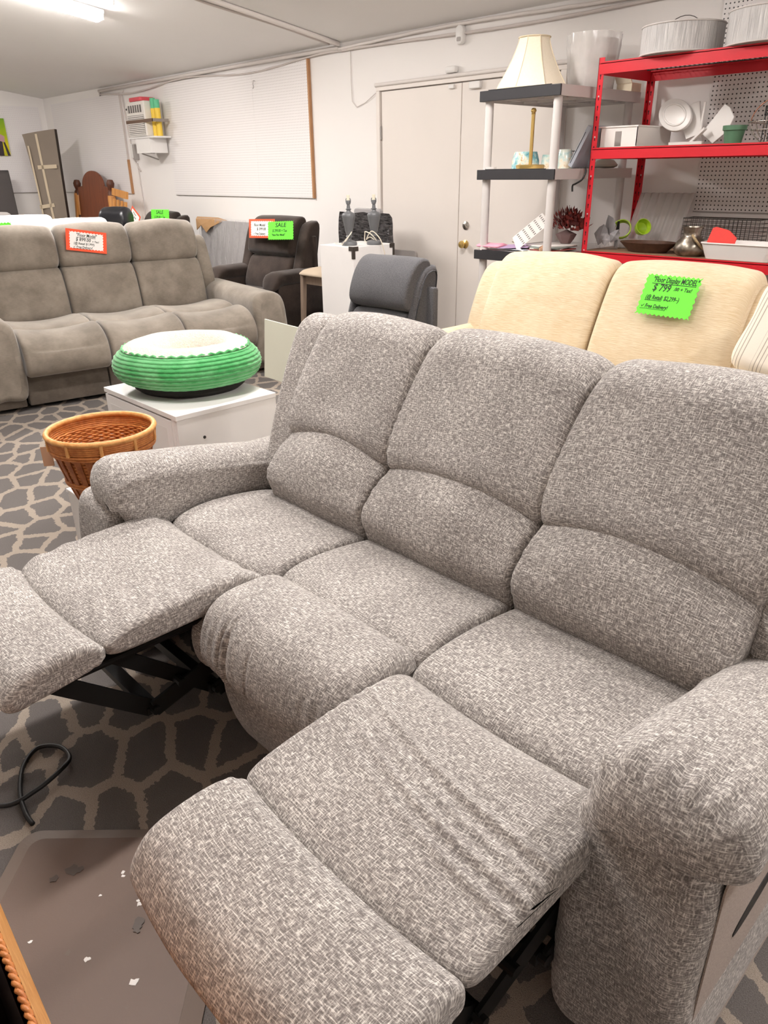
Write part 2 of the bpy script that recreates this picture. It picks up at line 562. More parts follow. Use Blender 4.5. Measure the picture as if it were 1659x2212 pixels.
# alarm hardware round the door
s = thing('motion_sensor', 'white oval motion sensor on the wall below the ceiling cables', 'sensor', (-4.488, 5.2, 2.36))
MB().prism(rrect(-.038, .038, 0, .132, .036, 6), -0.0, .05, Matrix(((1, 0, 0, 0), (0, 0, -1, 0), (0, 1, 0, 0), (0, 0, 0, 1)))).build('housing', M['white_metal'], s, bevel=.01, smooth='auto')
MB().prism(rrect(-.02, .02, .02, .05, .009, 4), .05, .053, Matrix(((1, 0, 0, 0), (0, 0, -1, 0), (0, 1, 0, 0), (0, 0, 0, 1)))).build('lens_window', M['grey_plastic'], s)
tag(MB().box(-.055, .055, -.05, 0, 0, .05).build('alarm_sensor', M['white_metal'], bevel=.014, smooth='auto', loc=(-4.575, 5.2, 2.172)),
    'small rounded white alarm box just above the meeting edge of the doors', 'sensor')
tag(MB().box(-.028, .028, -.022, 0, 0, .03).build('door_contact', M['white_metal'], bevel=.005, loc=(-4.56, 5.172, 2.062)),
    'tiny white contact block at the top edge of the wider door leaf', 'sensor')
tag(MB().box(-.06, .05, -.035, 0, 0, .05).build('door_contact', M['white_metal'], bevel=.006, loc=(-4.30, 5.172, 2.045)),
    'white magnetic contact box on top of the door leaf with the brass knob', 'sensor')

# pegboards
def pegboard(name, x0, x1, z0, z1, mat, label, edge_right=False, seam=None):
    p = thing(name, label, 'pegboard', ((x0 + x1) / 2, 5.19, z0))
    cx = (x0 + x1) / 2
    xs = [x0] + (seam or []) + [x1]
    for a, b in zip(xs[:-1], xs[1:]):
        MB().box(a - cx + .001, b - cx - .001, -.008, 0.0, 0, z1 - z0).build('panel', mat, p)
    if edge_right:
        zs = z1 - z0 if edge_right is True else edge_right
        MB().box(x1 - cx, x1 - cx + .02, -.022, .008, -.003, zs).build('edge_strip', M['raw_edge'], p)
        if zs < z1 - z0: MB().box(x1 - cx, x1 - cx + .015, -.016, .008, zs, z1 - z0).build('edge_strip', M['cable'], p)
    MB().box(x0 - cx, x1 - cx, -.004, .008, -.006, 0).build('bottom_strip', M['grey_plastic'], p)
    return p
pb = pegboard('pegboard', -9.19, -6.42, 1.222, 2.445, M['peg_back'], 'large white pegboard with bare brown right edge on the back wall', True, [-7.36])
hk = MB().tube([(-7.30, 5.18, 2.33), (-7.30, 5.16, 2.33), (-7.30, 5.155, 2.30), (-7.30, 5.16, 2.27), (-7.30, 5.15, 2.26)], .004, 6)
tag(hk.build('pegboard_hook', M['grey_plastic']), 'single small hook hanging near the top of the large pegboard', 'hook')
pegboard('pegboard', -12.6, -10.36, 1.225, 2.43, M['peg_far'], 'white pegboard behind the wooden headboard near the room corner', .42)
pegboard('pegboard', -2.41, 1.2, 1.197, 2.44, M['peg_right'], 'white pegboard with dark round holes behind the red shelving')
pl = thing('pegboard', 'white pegboard on the end wall behind the green and yellow picture', 'pegboard', (-12.89, 3.9, 1.23))
MB().box(0, .008, -1.2, 1.2, 0, 1.18).build('panel', M['peg_side'], pl)
MB().box(0, .012, -1.2, 1.2, -.008, 0).build('bottom_strip', M['grey_plastic'], pl)

# conduits and cables at the head of the back wall and over the ceiling
def cable(name, pts, r, mat, label, n=8):
    return tag(MB().tube(pts, r, n).build(name, mat, smooth=True), label, 'cable')
def sag(xa, xb, y, z, amp, per, ph=0.0, k=60):
    return [(xa + (xb - xa) * i / k, y + .006 * math.sin(i * 1.3), z - amp * (0.5 + .5 * math.sin(ph + (xa + (xb - xa) * i / k) * per))) for i in range(k + 1)]
cable('conduit_pipe', [(-10.9, 5.17, 2.487), (-5.95, 5.17, 2.487)], .018, M['conduit'], 'straight white conduit under the ceiling above the large pegboard')
cable('ceiling_cable', sag(-10.9, -5.9, 5.175, 2.465, .06, 2.4, 0.4), .009, M['cable'], 'sagging white cable looping below the straight conduit over the pegboard')
cable('ceiling_cable', sag(-5.95, -1.5, 5.172, 2.50, .03, 1.7), .013, M['conduit'], 'upper white cable along the wall top over the doors')
cable('ceiling_cable', sag(-5.95, -1.5, 5.178, 2.462, .035, 1.5, 1.0), .011, M['cable'], 'lower white cable along the wall top over the doors')
for i, (dx, r, lab) in enumerate(((0.0, .02, 'thick white conduit climbing the ceiling slope from the back wall'),
                                  (-.06, .012, 'thin white cable clipped beside the thick ceiling conduit'),
                                  (-.13, .009, 'slack thin white cable furthest from the thick ceiling conduit'))):
    pts = []
    for k in range(25):
        y = 5.15 - 5.0 * k / 24
        x = -5.92 + dx + (.05 * math.sin(k * .8) * (1 if i == 2 else .15) * math.sin(k * .13))
        pts.append((x, y, ceil_z(y) - r * 1.01))
    cable('ceiling_conduit', pts, r, M['conduit'] if i == 0 else M['cable'], lab)
cable('wall_wire', [(-5.81, 5.192, 2.46), (-5.81, 5.192, 2.2), (-5.80, 5.19, 2.05), (-5.74, 5.19, 2.00), (-5.62, 5.19, 2.03), (-5.46, 5.18, 2.10)], .003, M['cable'],
      'thin wire dropping down the wall to the door frame corner', 6)
cable('wall_wire', [(-10.9, 5.19, 2.47), (-10.94, 5.19, 2.42), (-10.93, 5.19, 2.33), (-10.88, 5.19, 2.23), (-10.96, 5.19, 2.22)], .008, M['grey_plastic'],
      'short kinked wire end hanging below the ceiling near the corner pegboard', 6)
cable('wall_wire', [(-10.22, 5.185, 2.45), (-10.28, 5.185, 2.4), (-10.26, 5.185, 2.15), (-10.2, 5.185, 1.65), (-10.05, 5.185, 1.5)], .008, M['cable'],
      'wire running down the wall beside the window air conditioner', 6)
cable('wall_wire', [(-10.12, 5.19, 1.6), (-10.1, 5.19, 1.0), (-10.1, 5.19, 0.3)], .008, M['cable'],
      'wire running from the thermostat box down towards the floor', 6)

# ---------------------------------------------------------------- ceiling lamps
def lamp_material():
    t = NT('lit_diffuser')
    t.set(color=(1, 1, 1, 1), rough=0.5)
    t.b.inputs['Emission Color'].default_value = LAMP_COLOR + (1,)
    t.b.inputs['Emission Strength'].default_value = LAMP_STRENGTH
    return t.m
M['lamp'] = lamp_material()
def ceiling_lamp(x, ya, yb, label):
    """surface mounted fluorescent fitting following the slope, running in y"""
    yc = (ya + yb) / 2; L = (yb - ya)
    o = thing('ceiling_lamp', label, 'ceiling lamp', (x, yc, ceil_z(yc) - .004), 0, 'fluorescent fittings on the sloping ceiling')
    o.rotation_euler = (-math.atan(SL), 0, 0)
    MB().box(-.09, .09, -L / 2, L / 2, -.03, 0).build('housing', M['white_metal'], o, bevel=.006)
    prof = [(-.075, -.031), (-.078, -.05), (-.06, -.075), (0, -.082), (.06, -.075), (.078, -.05), (.075, -.031)]
    MB().prism(prof, -L / 2 + .01, L / 2 - .01, Matrix(((1, 0, 0, 0), (0, 0, 1, 0), (0, 1, 0, 0), (0, 0, 0, 1)))).build('diffuser', M['lamp'], o, smooth='auto')
    for s in (-1, 1):
        MB().box(-.08, .08, s * (L / 2 - .005) - .006, s * (L / 2 - .005) + .006, -.078, -.03).build('end_cap', M['white_metal'], o, bevel=.004)
    return o
ceiling_lamp(-7.24, 2.30, 3.56, 'lit fluorescent ceiling fitting seen end-on in the upper corner above the taupe sofa')
ceiling_lamp(-6.70, 2.15, 3.40, 'second lit fluorescent ceiling fitting, just its tip showing beside the longer one')
for i, (x, y) in enumerate(((-10.6, 2.4), (-3.3, 2.95), (0.5, 2.9), (-2.3, 0.75))):  # unseen fittings; the last one is added to brighten the sofa seats
    ceiling_lamp(x, y - .63, y + .63, 'lit fluorescent ceiling fitting placed unseen out of the picture')

# ---------------------------------------------------------------- the grey three-seat reclining sofa in front
M['fabric'] = heather('heathered_grey_weave', '#756f6c', '#a39c97', '#e4dfd9', fine=0.92, streak=0.9, bump=0.6)
M['fabric_plain'] = heather('plain_side_cloth', '#8c7c72', '#a8978b', '#b5a69b', fine=2.2, streak=0.2, bump=0.25)
M['black_cloth'] = plain('black_lining', '#141313', rough=0.95, var=0.2)

def near_sofa():
    o = thing('reclining_sofa', 'large heathered grey three-seat sofa with both outer footrests extended', 'sofa', (-1.2, 1.2, 0))
    F = M['fabric']
    inv = Matrix.Translation((1.2, -1.2, 0))
    def P(*a, **k):
        ob = loft(*a, **k)
        ob.data.transform(inv)
        return ob
    def B(mb, name, mat, **k):
        ob = mb.build(name, mat, o, **k)
        ob.data.transform(inv)
        return ob
    seats = [(-1.99, -1.462), (-1.455, -0.925), (-0.918, -0.385)]
    # rear halves of the seats
    seat = [(.962, .44), (.985, .482), (1.07, .498), (1.2, .492), (1.34, .468), (1.40, .42), (1.38, .36), (1.2, .35), (1.0, .36)]
    for i, (a, b) in enumerate(seats):
        fy = (0.0, .02, -.022)[i]
        def d_seat(c, v, A, Bz, u, i=i):
            return .004 * vnoise(c * 7 + i * 9, A * 9, 3) * (Bz > .44)
        def w_seat(A, Bz, c, u, fy=fy):
            # front seam bows towards the room
            k = np.clip((1.15 - A) / .15, 0, 1)
            return A + (fy - .018 * (1 - (2 * u - 1) ** 2)) * k, Bz, c
        P('seat_cushion', seat, a, b, .024, F, o, crown=.005, disp=d_seat, warp=w_seat, m=44)
    # calf rests (raised) left and right
    rest = [(.515, .452), (.525, .480), (.60, .500), (.78, .510), (.90, .505), (.955, .478), (.965, .455), (.94, .436), (.78, .430), (.56, .430)]
    def d_left(c, v, A, Bz, u):
        top = np.clip((Bz - .44) / .05, 0, 1)
        near = np.exp(-((1 - u) / .42) ** 2)
        wr = np.sin((A * 1.0 + .55 * c + .03 * vnoise(c * 11, A * 11, 1)) * 95 + 3 * vnoise(c * 6, A * 6, 5))
        far = np.exp(-(u / .25) ** 2)
        wr2 = np.sin((A - .2 * c) * 75 + 3 * vnoise(c * 7, A * 7, 8))
        return top * (.0075 * near * wr * np.clip((1.0 - u) / .06, .2, 1) * np.clip(vnoise(c * 5, A * 7, 2) + .55, 0, 1) + .006 * far * wr2 * np.clip(vnoise(c * 6, A * 5, 4) + .4, 0, 1) + .006 * vnoise(c * 8, A * 8, 3))
    def d_right(c, v, A, Bz, u):
        top = np.clip((Bz - .44) / .05, 0, 1)
        y = A + .10 * (u - .5) + .012 * vnoise(c * 9, A * 3, 6)
        h = 0
        for yc, s, am, u0 in ((.765, .0085, .015, .0), (.73, .007, .013, .3), (.695, .008, .013, .2), (.66, .007, .009, .45), (.805, .010, .006, .5)):
            h = h + am * np.exp(-((y - yc) / s) ** 2) * (0.35 + .65 * np.clip((u - u0) * 2.2, 0, 1)) * np.clip(.75 + .8 * vnoise(c * 6, A * 0 + yc * 40, 2), 0, 1.2)
        return top * (h - .004 + .006 * vnoise(c * 7, A * 7, 9))
    def w_rest(A, Bz, c, u):
        bow = (1 - (2 * u - 1) ** 2)
        return A - .020 * bow - RB[0] * np.clip((A - .8) / .15, 0, 1), Bz, c
    RB = [0.0]
    pad = [(.285, .425), (.288, .452), (.325, .484), (.41, .497), (.475, .492), (.508, .472), (.515, .452), (.50, .430), (.41, .412), (.32, .405)]
    def w_pad(A, Bz, c, u):
        bow = (1 - (2 * u - 1) ** 2)
        return A - .020 * bow, Bz - .03 * np.clip((.36 - A) / .1, 0, 1) ** 2, c
    for i, dd in ((0, d_left), (2, d_right)):
        a, b = seats[i]
        RB[0] = 0.0 if i == 0 else .022
        if i == 0: a, b = a - .02, b - .012
        P('calf_rest', rest, a, b, .020, F, o, crown=.003, disp=dd, warp=w_rest, n=150, m=80)
        def d_pad(c, v, A, Bz, u, i=i):
            return .005 * vnoise(c * 8 + i, A * 10, 12) + .002 * np.sin(A * 220 + 4 * vnoise(c * 9, A * 9, 3)) * np.exp(-((A - .5) / .03) ** 2)
        fp = P('foot_pad', pad, a - .005, b + .005, .022, F, o, crown=.003, disp=d_pad, warp=w_pad, n=96, m=50)
        B(MB().box(a + .03, b - .03, .33, .93, .405, .414), 'footrest_board', M['black_cloth'])
    # middle seat: closed front rolling over the edge, with two stitched seams
    roll = [(1.005, .42), (.995, .475), (.955, .502), (.87, .508), (.80, .497), (.755, .46), (.735, .40), (.735, .35), (.760, .315), (.80, .308), (.86, .335), (.93, .38)]
    a, b = seats[1]
    def d_roll(c, v, A, Bz, u):
        front = np.clip((.86 - A) / .1, 0, 1)
        s = 0
        for uc, dp in ((.225, -.011), (.247, .004), (.268, -.009), (.44, -.004)):
            s = s + dp * np.exp(-((u - uc) / .010) ** 2)
        wr = np.sin(c * 160 + 4 * vnoise(c * 10, A * 20, 1)) * .0035 * np.clip(.3 + vnoise(c * 9, Bz * 9, 6), 0, 1)
        return front * (s * np.clip((.50 - Bz) / .05, .25, 1) + wr) + .005 * vnoise(c * 7, v * 7, 2)
    def w_roll(A, Bz, c, u):
        return A - .016 * (1 - (2 * u - 1) ** 2) * np.clip((A - .75) / .1, .3, 1), Bz, c
    P('seat_front_roll', roll, a - .012, b, .045, F, o, crown=.012, disp=d_roll, warp=w_roll, n=120, m=170)
    base = [(.800, .335), (.790, .22), (.808, .12), (.842, .03), (.86, .02), (.90, .04), (.90, .33), (.84, .35)]
    P('front_panel', base, a - .012, b + .005, .02, F, o, m=24)
    # small gusset beside the middle seat, under the raised footrest
    gus = [(.755, .395), (.748, .33), (.77, .275), (.83, .27), (.87, .31), (.87, .40), (.80, .418)]
    P('side_gusset', gus, a - .082, a - .006, .03, F, o, m=20, n=48)
    # dark boxed chassis below the seats
    for i in (0, 2):
        a2, b2 = seats[i]
        B(MB().box(a2 + .01, b2 - .005, 1.02, 1.5, .04, .355), 'seat_box', M['black_cloth'])
    B(MB().box(a + .01, b - .01, .92, 1.5, .04, .34), 'seat_box', M['black_cloth'])
    # folding steel mechanism under both raised footrests
    for i in (0, 2):
        a2, b2 = seats[i]
        k = 0
        for x in (a2 + .07, b2 - .07):
            mech = MB()
            mech.bar((x, .40, .395), (x, .62, .20), .008, .045)
            mech.bar((x + .012, .62, .205), (x + .012, .96, .30), .008, .05)
            mech.bar((x - .01, .55, .395), (x - .01, .80, .17), .008, .04)
            mech.bar((x + .02, .80, .175), (x + .02, 1.05, .24), .008, .05)
            mech.bar((x, .36, .395), (x, .90, .395), .02, .018)
            for q in ((.62, .205), (.80, .175), (.70, .25)):
                mech.cyl((x - .02, q[0], q[1]), (x + .026, q[0], q[1]), .012, 10)
            B(mech, 'recline_linkage', M['black_metal'])
        B(MB().bar((a2 + .06, .62, .2), (b2 - .06, .62, .2), .035, .02).bar((a2 + .06, .80, .172), (b2 - .06, .80, .172), .03, .03), 'linkage_crossbar', M['black_metal'])
        B(MB().box(a2 + .05, b2 - .05, .95, 1.5, .01, .05), 'floor_rail', M['black_metal'])
    # lumbar cushions
    lum = [(1.30, .50), (1.285, .56), (1.322, .64), (1.395, .697), (1.43, .712), (1.50, .70), (1.52, .60), (1.48, .47), (1.40, .425), (1.325, .445)]
    # head cushions
    up = [(1.395, .715), (1.405, .77), (1.455, .86), (1.51, .95), (1.55, 1.005), (1.61, 1.034), (1.69, 1.024), (1.74, .96), (1.72, .85), (1.62, .72), (1.50, .68), (1.42, .682)]
    lean = (-.03, .03, .06)
    for i, (a, b) in enumerate(seats):
        ax, bx = (a + (.07 if i == 0 else .0)), (b + (0.0))
        def d_l(c, v, A, Bz, u, i=i):
            edge = np.exp(-(u / .10) ** 2) + np.exp(-((1 - u) / .10) ** 2)
            return .006 * vnoise(c * 6 + 3 * i, Bz * 7, 2) + .0035 * edge * np.sin(Bz * 210 + 5 * vnoise(c * 12, Bz * 8, i)) * np.clip(.3 + vnoise(c * 8, Bz * 14, 9 + i), 0, 1)
        def w_l(A, Bz, c, u, i=i):
            bow = (1 - (2 * u - 1) ** 2)
            return A + .008 * (1 - bow) * (Bz > .6), Bz + (.054 * bow - .030) * np.clip((Bz - .55) / .15, 0, 1), c
        P('lumbar_cushion', lum, ax, bx, .020, F, o, crown=.008, disp=d_l, warp=w_l, n=100, m=56)
        def d_u(c, v, A, Bz, u, i=i):
            edge = np.exp(-(u / .12) ** 2) + np.exp(-((1 - u) / .12) ** 2)
            return .008 * vnoise(c * 5 + 7 * i, Bz * 6, 4) + .0045 * edge * np.sin(Bz * 190 + 6 * vnoise(c * 10, Bz * 9, 20 + i)) * np.clip(.25 + vnoise(c * 7, Bz * 12, 30 + i), 0, 1)
        def w_u(A, Bz, c, u, i=i):
            bow = (1 - (2 * u - 1) ** 2)
            low = np.clip((.80 - Bz) / .12, 0, 1)
            hi = np.clip((Bz - .7) / .3, 0, 1)
            wide = .012 * np.sin(pi * np.clip((Bz - .68) / .36, 0, 1))
            ed = np.clip((np.abs(2 * u - 1) - .74) / .26, 0, 1) ** 2
            return A + lean[i] * (Bz - .7) + .008 * (1 - bow) * low - .012 * low + .02 * ed * hi, Bz + (.054 * bow - .026) * low + (.010 * bow - .030 * ed) * hi, c + wide * (2 * u - 1)
        P('head_cushion', up, ax - .003, bx + .003, .026, F, o, crown=.009, disp=d_u, warp=w_u, n=120, m=64)
    # wings at the outer ends of the back
    wing = [(1.37, .50), (1.40, .66), (1.46, .82), (1.525, .96), (1.565, 1.01), (1.63, 1.025), (1.70, .98), (1.72, .8), (1.66, .5), (1.5, .42)]
    P('back_wing', wing, -2.05, -1.905, .04, F, o, n=90, m=26, disp=lambda c, v, A, Bz, u: .004 * vnoise(c * 9, Bz * 8, 5))
    P('back_wing', wing, -.405, -.30, .04, F, o, n=90, m=26)
    shell = [(1.44, .04), (1.46, .4), (1.60, .8), (1.68, .96), (1.74, .95), (1.77, .7), (1.76, .3), (1.72, .03), (1.58, .02)]
    P('back_shell', shell, -2.02, -.34, .03, F, o, n=60, m=20)
    # arms: padded roll over a rounded upright panel
    for side, (xi, xo) in enumerate(((-1.985, -2.19), (-.415, -.165))):
        x0, x1 = min(xi, xo), max(xi, xo)
        wd = x1 - x0
        xm = (x0 + x1) / 2
        padp = [(x0, .59), (x0 + .012, .645), (x0 + .05, .674), (xm, .684), (x1 - .05, .674), (x1 - .012, .645), (x1, .60), (x1 - .006, .575 if side else .505), (x1 - .03, .558 if side else .445), (xm, .53), (x0 + .03, .468 if side else .558), (x0 + .006, .505 if side else .575)]
        def d_arm(c, v, A, Bz, u, side=side, xm=xm):
            fr = np.exp(-np.clip(u - .04, 0, 1) / .10)
            return fr * .007 * np.sin(v * 150 + 5 * vnoise(v * 16, c * 4, side)) * np.clip(.45 + 1.4 * vnoise(v * 9, c * 3, 3 + side), 0, 1) * np.clip((u - .012) / .05, 0, 1) * (Bz > .54) + .008 * vnoise(c * 6, A * 7, 5 + side)
        def w_arm(A, Bz, c, u, side=side):
            # pad tucks in at the front and falls away towards the back
            f = np.clip((.10 - u) / .10, 0, 1)
            k = np.clip((Bz - .52) / .12, 0, 1)
            lo = np.clip((.58 - Bz) / .08, 0, 1) * np.clip(((.30 if side else .10) - u) / (.2 if side else .08), 0, 1)
            return A, Bz - .022 * f ** 2 * k - (.10 if side else .075) * np.clip((c - .90) / .45, 0, 1.1) ** 1.2 * k + lo * np.clip(.562 - Bz, 0, .1), c
        ap_ = P('arm_pad', padp, .795, 1.50, (.06, .06), F, o, axis='y', n=160, m=90, disp=d_arm, warp=w_arm)
        box_uv(ap_.data)
        pa, pbx = (x0 - .085, x1 - .05) if side == 0 else (x0 - .025, x1 - .035)
        panel = [(pa, .03), (pa - .0, .30), (pa + .004, .50), (pa + .03, .55), ((pa + pbx) / 2, .56), (pbx - .03, .55), (pbx - .002, .50), (pbx, .30), (pbx, .03), ((pa + pbx) / 2, .02)]
        def w_pan(A, Bz, c, u):
            f = np.clip((.25 - u) / .25, 0, 1)
            return A, Bz, c - 0.02 * np.sin(np.clip((Bz - .1) / .45, 0, 1) * pi) * f
        pn_ = P('arm_panel', panel, .79 if side == 0 else .82, 1.62, .045, F, o, axis='y', n=110, m=40, warp=w_pan)
        box_uv(pn_.data)
        if side == 1:
            # plain-cloth outer side with the recessed release handle
            sp = MB().prism(rrect(.855, 1.62, .02, .535, .03, 4), 0, .003, Matrix(((0, 0, 1, pbx + .001), (1, 0, 0, 0), (0, 1, 0, 0), (0, 0, 0, 1))))
            B(sp, 'side_cover', M['fabric_plain'], uv=True)
            hd = MB().prism([(1.06 + math.cos(t) * .10 + math.sin(t) * .012, .335 + math.sin(t) * .022 + math.cos(t) * .012) for t in np.linspace(0, 2 * pi, 20, endpoint=False)], 0, .0035, Matrix(((0, 0, 1, pbx + .002), (1, 0, 0, 0), (0, 1, 0, 0), (0, 0, 0, 1))))
            B(hd, 'release_handle', M['rubber'])
    return o
near_sofa()

# ---------------------------------------------------------------- price signs
M['card_white'] = plain('white_card', '#f6f2ee', rough=0.8, var=0.02)
M['card_orange'] = plain('fluorescent_orange_card', '#f4562f', rough=0.7, var=0.03)
M['card_green'] = plain('fluorescent_green_card', '#6cf53c', rough=0.7, var=0.03)
M['ink'] = plain('marker_ink', '#1d2a1c', rough=0.7, var=0.05)

def zigzag(w, h, nx, ny, d):
    pts = []
    for i in range(nx * 2): pts.append((-w / 2 + w * i / (nx * 2), -h / 2 + (d if i % 2 else 0)))
    for i in range(ny * 2): pts.append((w / 2 - (d if i % 2 else 0), -h / 2 + h * i / (ny * 2)))
    for i in range(nx * 2): pts.append((w / 2 - w * i / (nx * 2), h / 2 - (d if i % 2 else 0)))
    for i in range(ny * 2): pts.append((-w / 2 + (d if i % 2 else 0), h / 2 - h * i / (ny * 2)))
    return pts

def sign(label, c, right, up, w, h, orange, lines, teeth=(11, 6)):
    """card sign: centre, in-plane axes; lines = (text, x, y, size, width, underline) in card metres from the centre"""
    r = Vector(right).normalized(); n = r.cross(Vector(up)).normalized(); u = n.cross(r)
    o = thing('price_sign', label, 'price sign', c)
    R = Matrix((r, u, n)).transposed()
    o.rotation_euler = R.to_euler()
    if orange:
        MB().prism([(-w / 2, -h / 2), (w / 2, -h / 2), (w / 2, h / 2), (-w / 2, h / 2)], 0, .0015).build('backing_card', M['card_orange'], o)
        MB().prism(zigzag(w * .84, h * .80, *teeth, .006), .0016, .003).build('face_card', M['card_white'], o)
    else:
        MB().prism(zigzag(w, h, *teeth, .008), 0, .003).build('face_card', M['card_green'], o)
    for (s, x, y, size, width, ul) in lines:
        text_mesh('lettering', s, size, M['ink'], o, Matrix.Translation((x, y, .0036)), width=width, extrude=.0004)
        if ul:
            MB().bar((x, y - size * .18, .0036), (x + width * ul, y - size * .14, .0036), size * .07, .0006).build('underline', M['ink'], o)
    return o

# ---------------------------------------------------------------- taupe velvet sofa, back left
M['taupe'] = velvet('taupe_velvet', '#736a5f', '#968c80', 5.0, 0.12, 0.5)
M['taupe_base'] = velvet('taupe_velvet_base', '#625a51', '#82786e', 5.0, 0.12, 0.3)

def taupe_sofa():
    o = thing('reclining_sofa', 'taupe velvet three-seat sofa with an orange-bordered price card on its back', 'sofa', (-5.234, 1.645, 0), 1.417)
    F = M['taupe']
    sw = .557
    front = [(-.13, .245), (-.185, .29), (-.195, .38), (-.15, .46), (-.06, .515), (.06, .535), (.17, .515), (.20, .44), (.1, .35), (0, .25)]
    rear = [(.17, .45), (.20, .51), (.32, .535), (.5, .53), (.7, .50), (.84, .46), (.84, .36), (.5, .34), (.2, .36)]
    low = [(.745, .46), (.745, .56), (.785, .70), (.84, .80), (.92, .825), (1.03, .80), (1.06, .6), (1.0, .44), (.86, .42)]
    head = [(.845, .84), (.83, .92), (.855, 1.03), (.92, 1.095), (1.0, 1.10), (1.07, 1.04), (1.09, .93), (1.04, .83), (.93, .805)]
    for i in range(3):
        a, b = i * sw + .004, (i + 1) * sw - .004
        def wv(A, Bz, c, u):
            return A, Bz - .03 * (1 - (2 * u - 1) ** 2) * (Bz > .42), c
        loft('seat_front', front, a, b, .03, F, o, warp=wv, n=56, m=28)
        loft('seat_cushion', rear, a, b, .03, F, o, warp=wv, n=56, m=28)
        loft('back_cushion', low, a, b, .03, F, o, crown=.012, n=56, m=28)
        def wh(A, Bz, c, u):
            bow = 1 - (2 * u - 1) ** 2
            return A, Bz + .012 * bow * (Bz > .95), c
        loft('head_cushion', head, a - .003, b + .003, .045, F, o, crown=.014, warp=wh, n=60, m=30,
             disp=lambda c, v, A, Bz, u, i=i: .006 * vnoise(c * 7 + i * 5, Bz * 8, 3))
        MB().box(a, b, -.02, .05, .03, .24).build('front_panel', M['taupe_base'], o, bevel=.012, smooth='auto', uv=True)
    for x0, x1 in ((-.28, -.004), (3 * sw + .004, 3 * sw + .28)):
        xm = (x0 + x1) / 2
        ap = [(x0, .12), (x0, .45), (x0 + .015, .575), (x0 + .07, .62), (xm, .63), (x1 - .07, .62), (x1 - .015, .575), (x1, .45), (x1, .12), (xm, .10)]
        def wa(A, Bz, c, u):
            return A, Bz, c - .04 * np.sin(np.clip((Bz - .15) / .45, 0, 1) * pi) * np.clip((.3 - u) / .3, 0, 1)
        loft('arm', ap, -.12, 1.0, .05, F, o, axis='y', n=64, m=30, warp=wa)
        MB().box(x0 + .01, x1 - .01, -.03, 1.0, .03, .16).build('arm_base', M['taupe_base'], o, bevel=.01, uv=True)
    wing = [(.80, .60), (.86, .78), (.93, .93), (.99, .985), (1.06, .96), (1.10, .8), (1.1, .5), (.95, .45)]
    loft('back_wing', wing, -.10, .0, .03, F, o, n=48, m=20)
    loft('back_wing', wing, 3 * sw, 3 * sw + .11, .03, F, o, n=48, m=20)
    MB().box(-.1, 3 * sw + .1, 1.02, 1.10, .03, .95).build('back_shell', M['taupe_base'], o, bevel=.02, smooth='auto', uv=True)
    MB().box(-.2, 3 * sw + .2, .1, 1.0, 0, .035).build('base_frame', M['black_cloth'], o)
    return o
taupe_sofa()
E_ = Vector((.153, .988, 0)); G_ = Vector((.988, -.153, 0))
tc = Vector((-5.234, 1.645, 0)) + E_ * .768 - G_ * .815 + Vector((0, 0, 1.0))
sign('orange-bordered white floor model price card on the taupe sofa headrest', tc, E_ * 1.0 + Vector((0, 0, -.17)), Vector((0, 0, 1)) - G_ * .12, .30, .155, True,
     [('"Floor Model"', -.075, .028, .034, .15, .95), ('$ 899.00', -.08, -.004, .034, .11, 0), ('+ Tax!', .04, -.006, .02, .05, 0), ('(@ Retail $1,999)', -.095, -.030, .024, .15, 0), ('\u2713 Free Delivery!', -.10, -.055, .024, .14, .9)])

# ---------------------------------------------------------------- white cabinet with the pet bed
def white_cabinet():
    o = thing('storage_cabinet', 'low white cabinet carrying the green pet bed', 'cabinet', (-3.055, 1.665, 0))
    x0, x1, y0, y1, h = -.335, .335, -.255, .255, .55
    W = M['white']
    MB().box(x0, x1, y0, y1, h - .022, h).build('top', W, o, bevel=.002)
    MB().box(x0 + .004, x0 + .022, y0 + .02, y1, .02, h - .022).build('side_panel', W, o)
    MB().box(x1 - .022, x1 - .004, y0 + .004, y1, .02, h - .022).build('side_panel', W, o)
    MB().box(x0 + .022, x1 - .022, y1 - .012, y1, .02, h - .022).build('back_panel', W, o)
    MB().box(x0 + .022, x1 - .022, y0 + .03, y1 - .012, .02, .04).build('bottom_panel', W, o)
    MB().box(x0 + .02, x1 - .03, y0 + .03, y1, 0, .02).build('plinth', M['grey_plastic'], o)
    d = MB().box(x0 + .006, x1 - .05, y0 + .002, y0 + .018, .05, h - .03).build('door', W, o, bevel=.0015)
    MB().box(x0 + .05, x1 - .094, y0 + .0012, y0 + .002, .09, h - .07).build('inset_panel', M['white_metal'], d)
    MB().box(x1 - .046, x1 - .022, y0 + .002, y0 + .02, .02, h - .022).build('front_stile', W, o)
    MB().lathe([(0, 0), (.007, 0), (.007, .002), (.0, .003)], n=12).build('bolt', M['dark_metal'], o, loc=(x1 - .004, -.13, .43), rot=(0, pi / 2, 0))
white_cabinet()

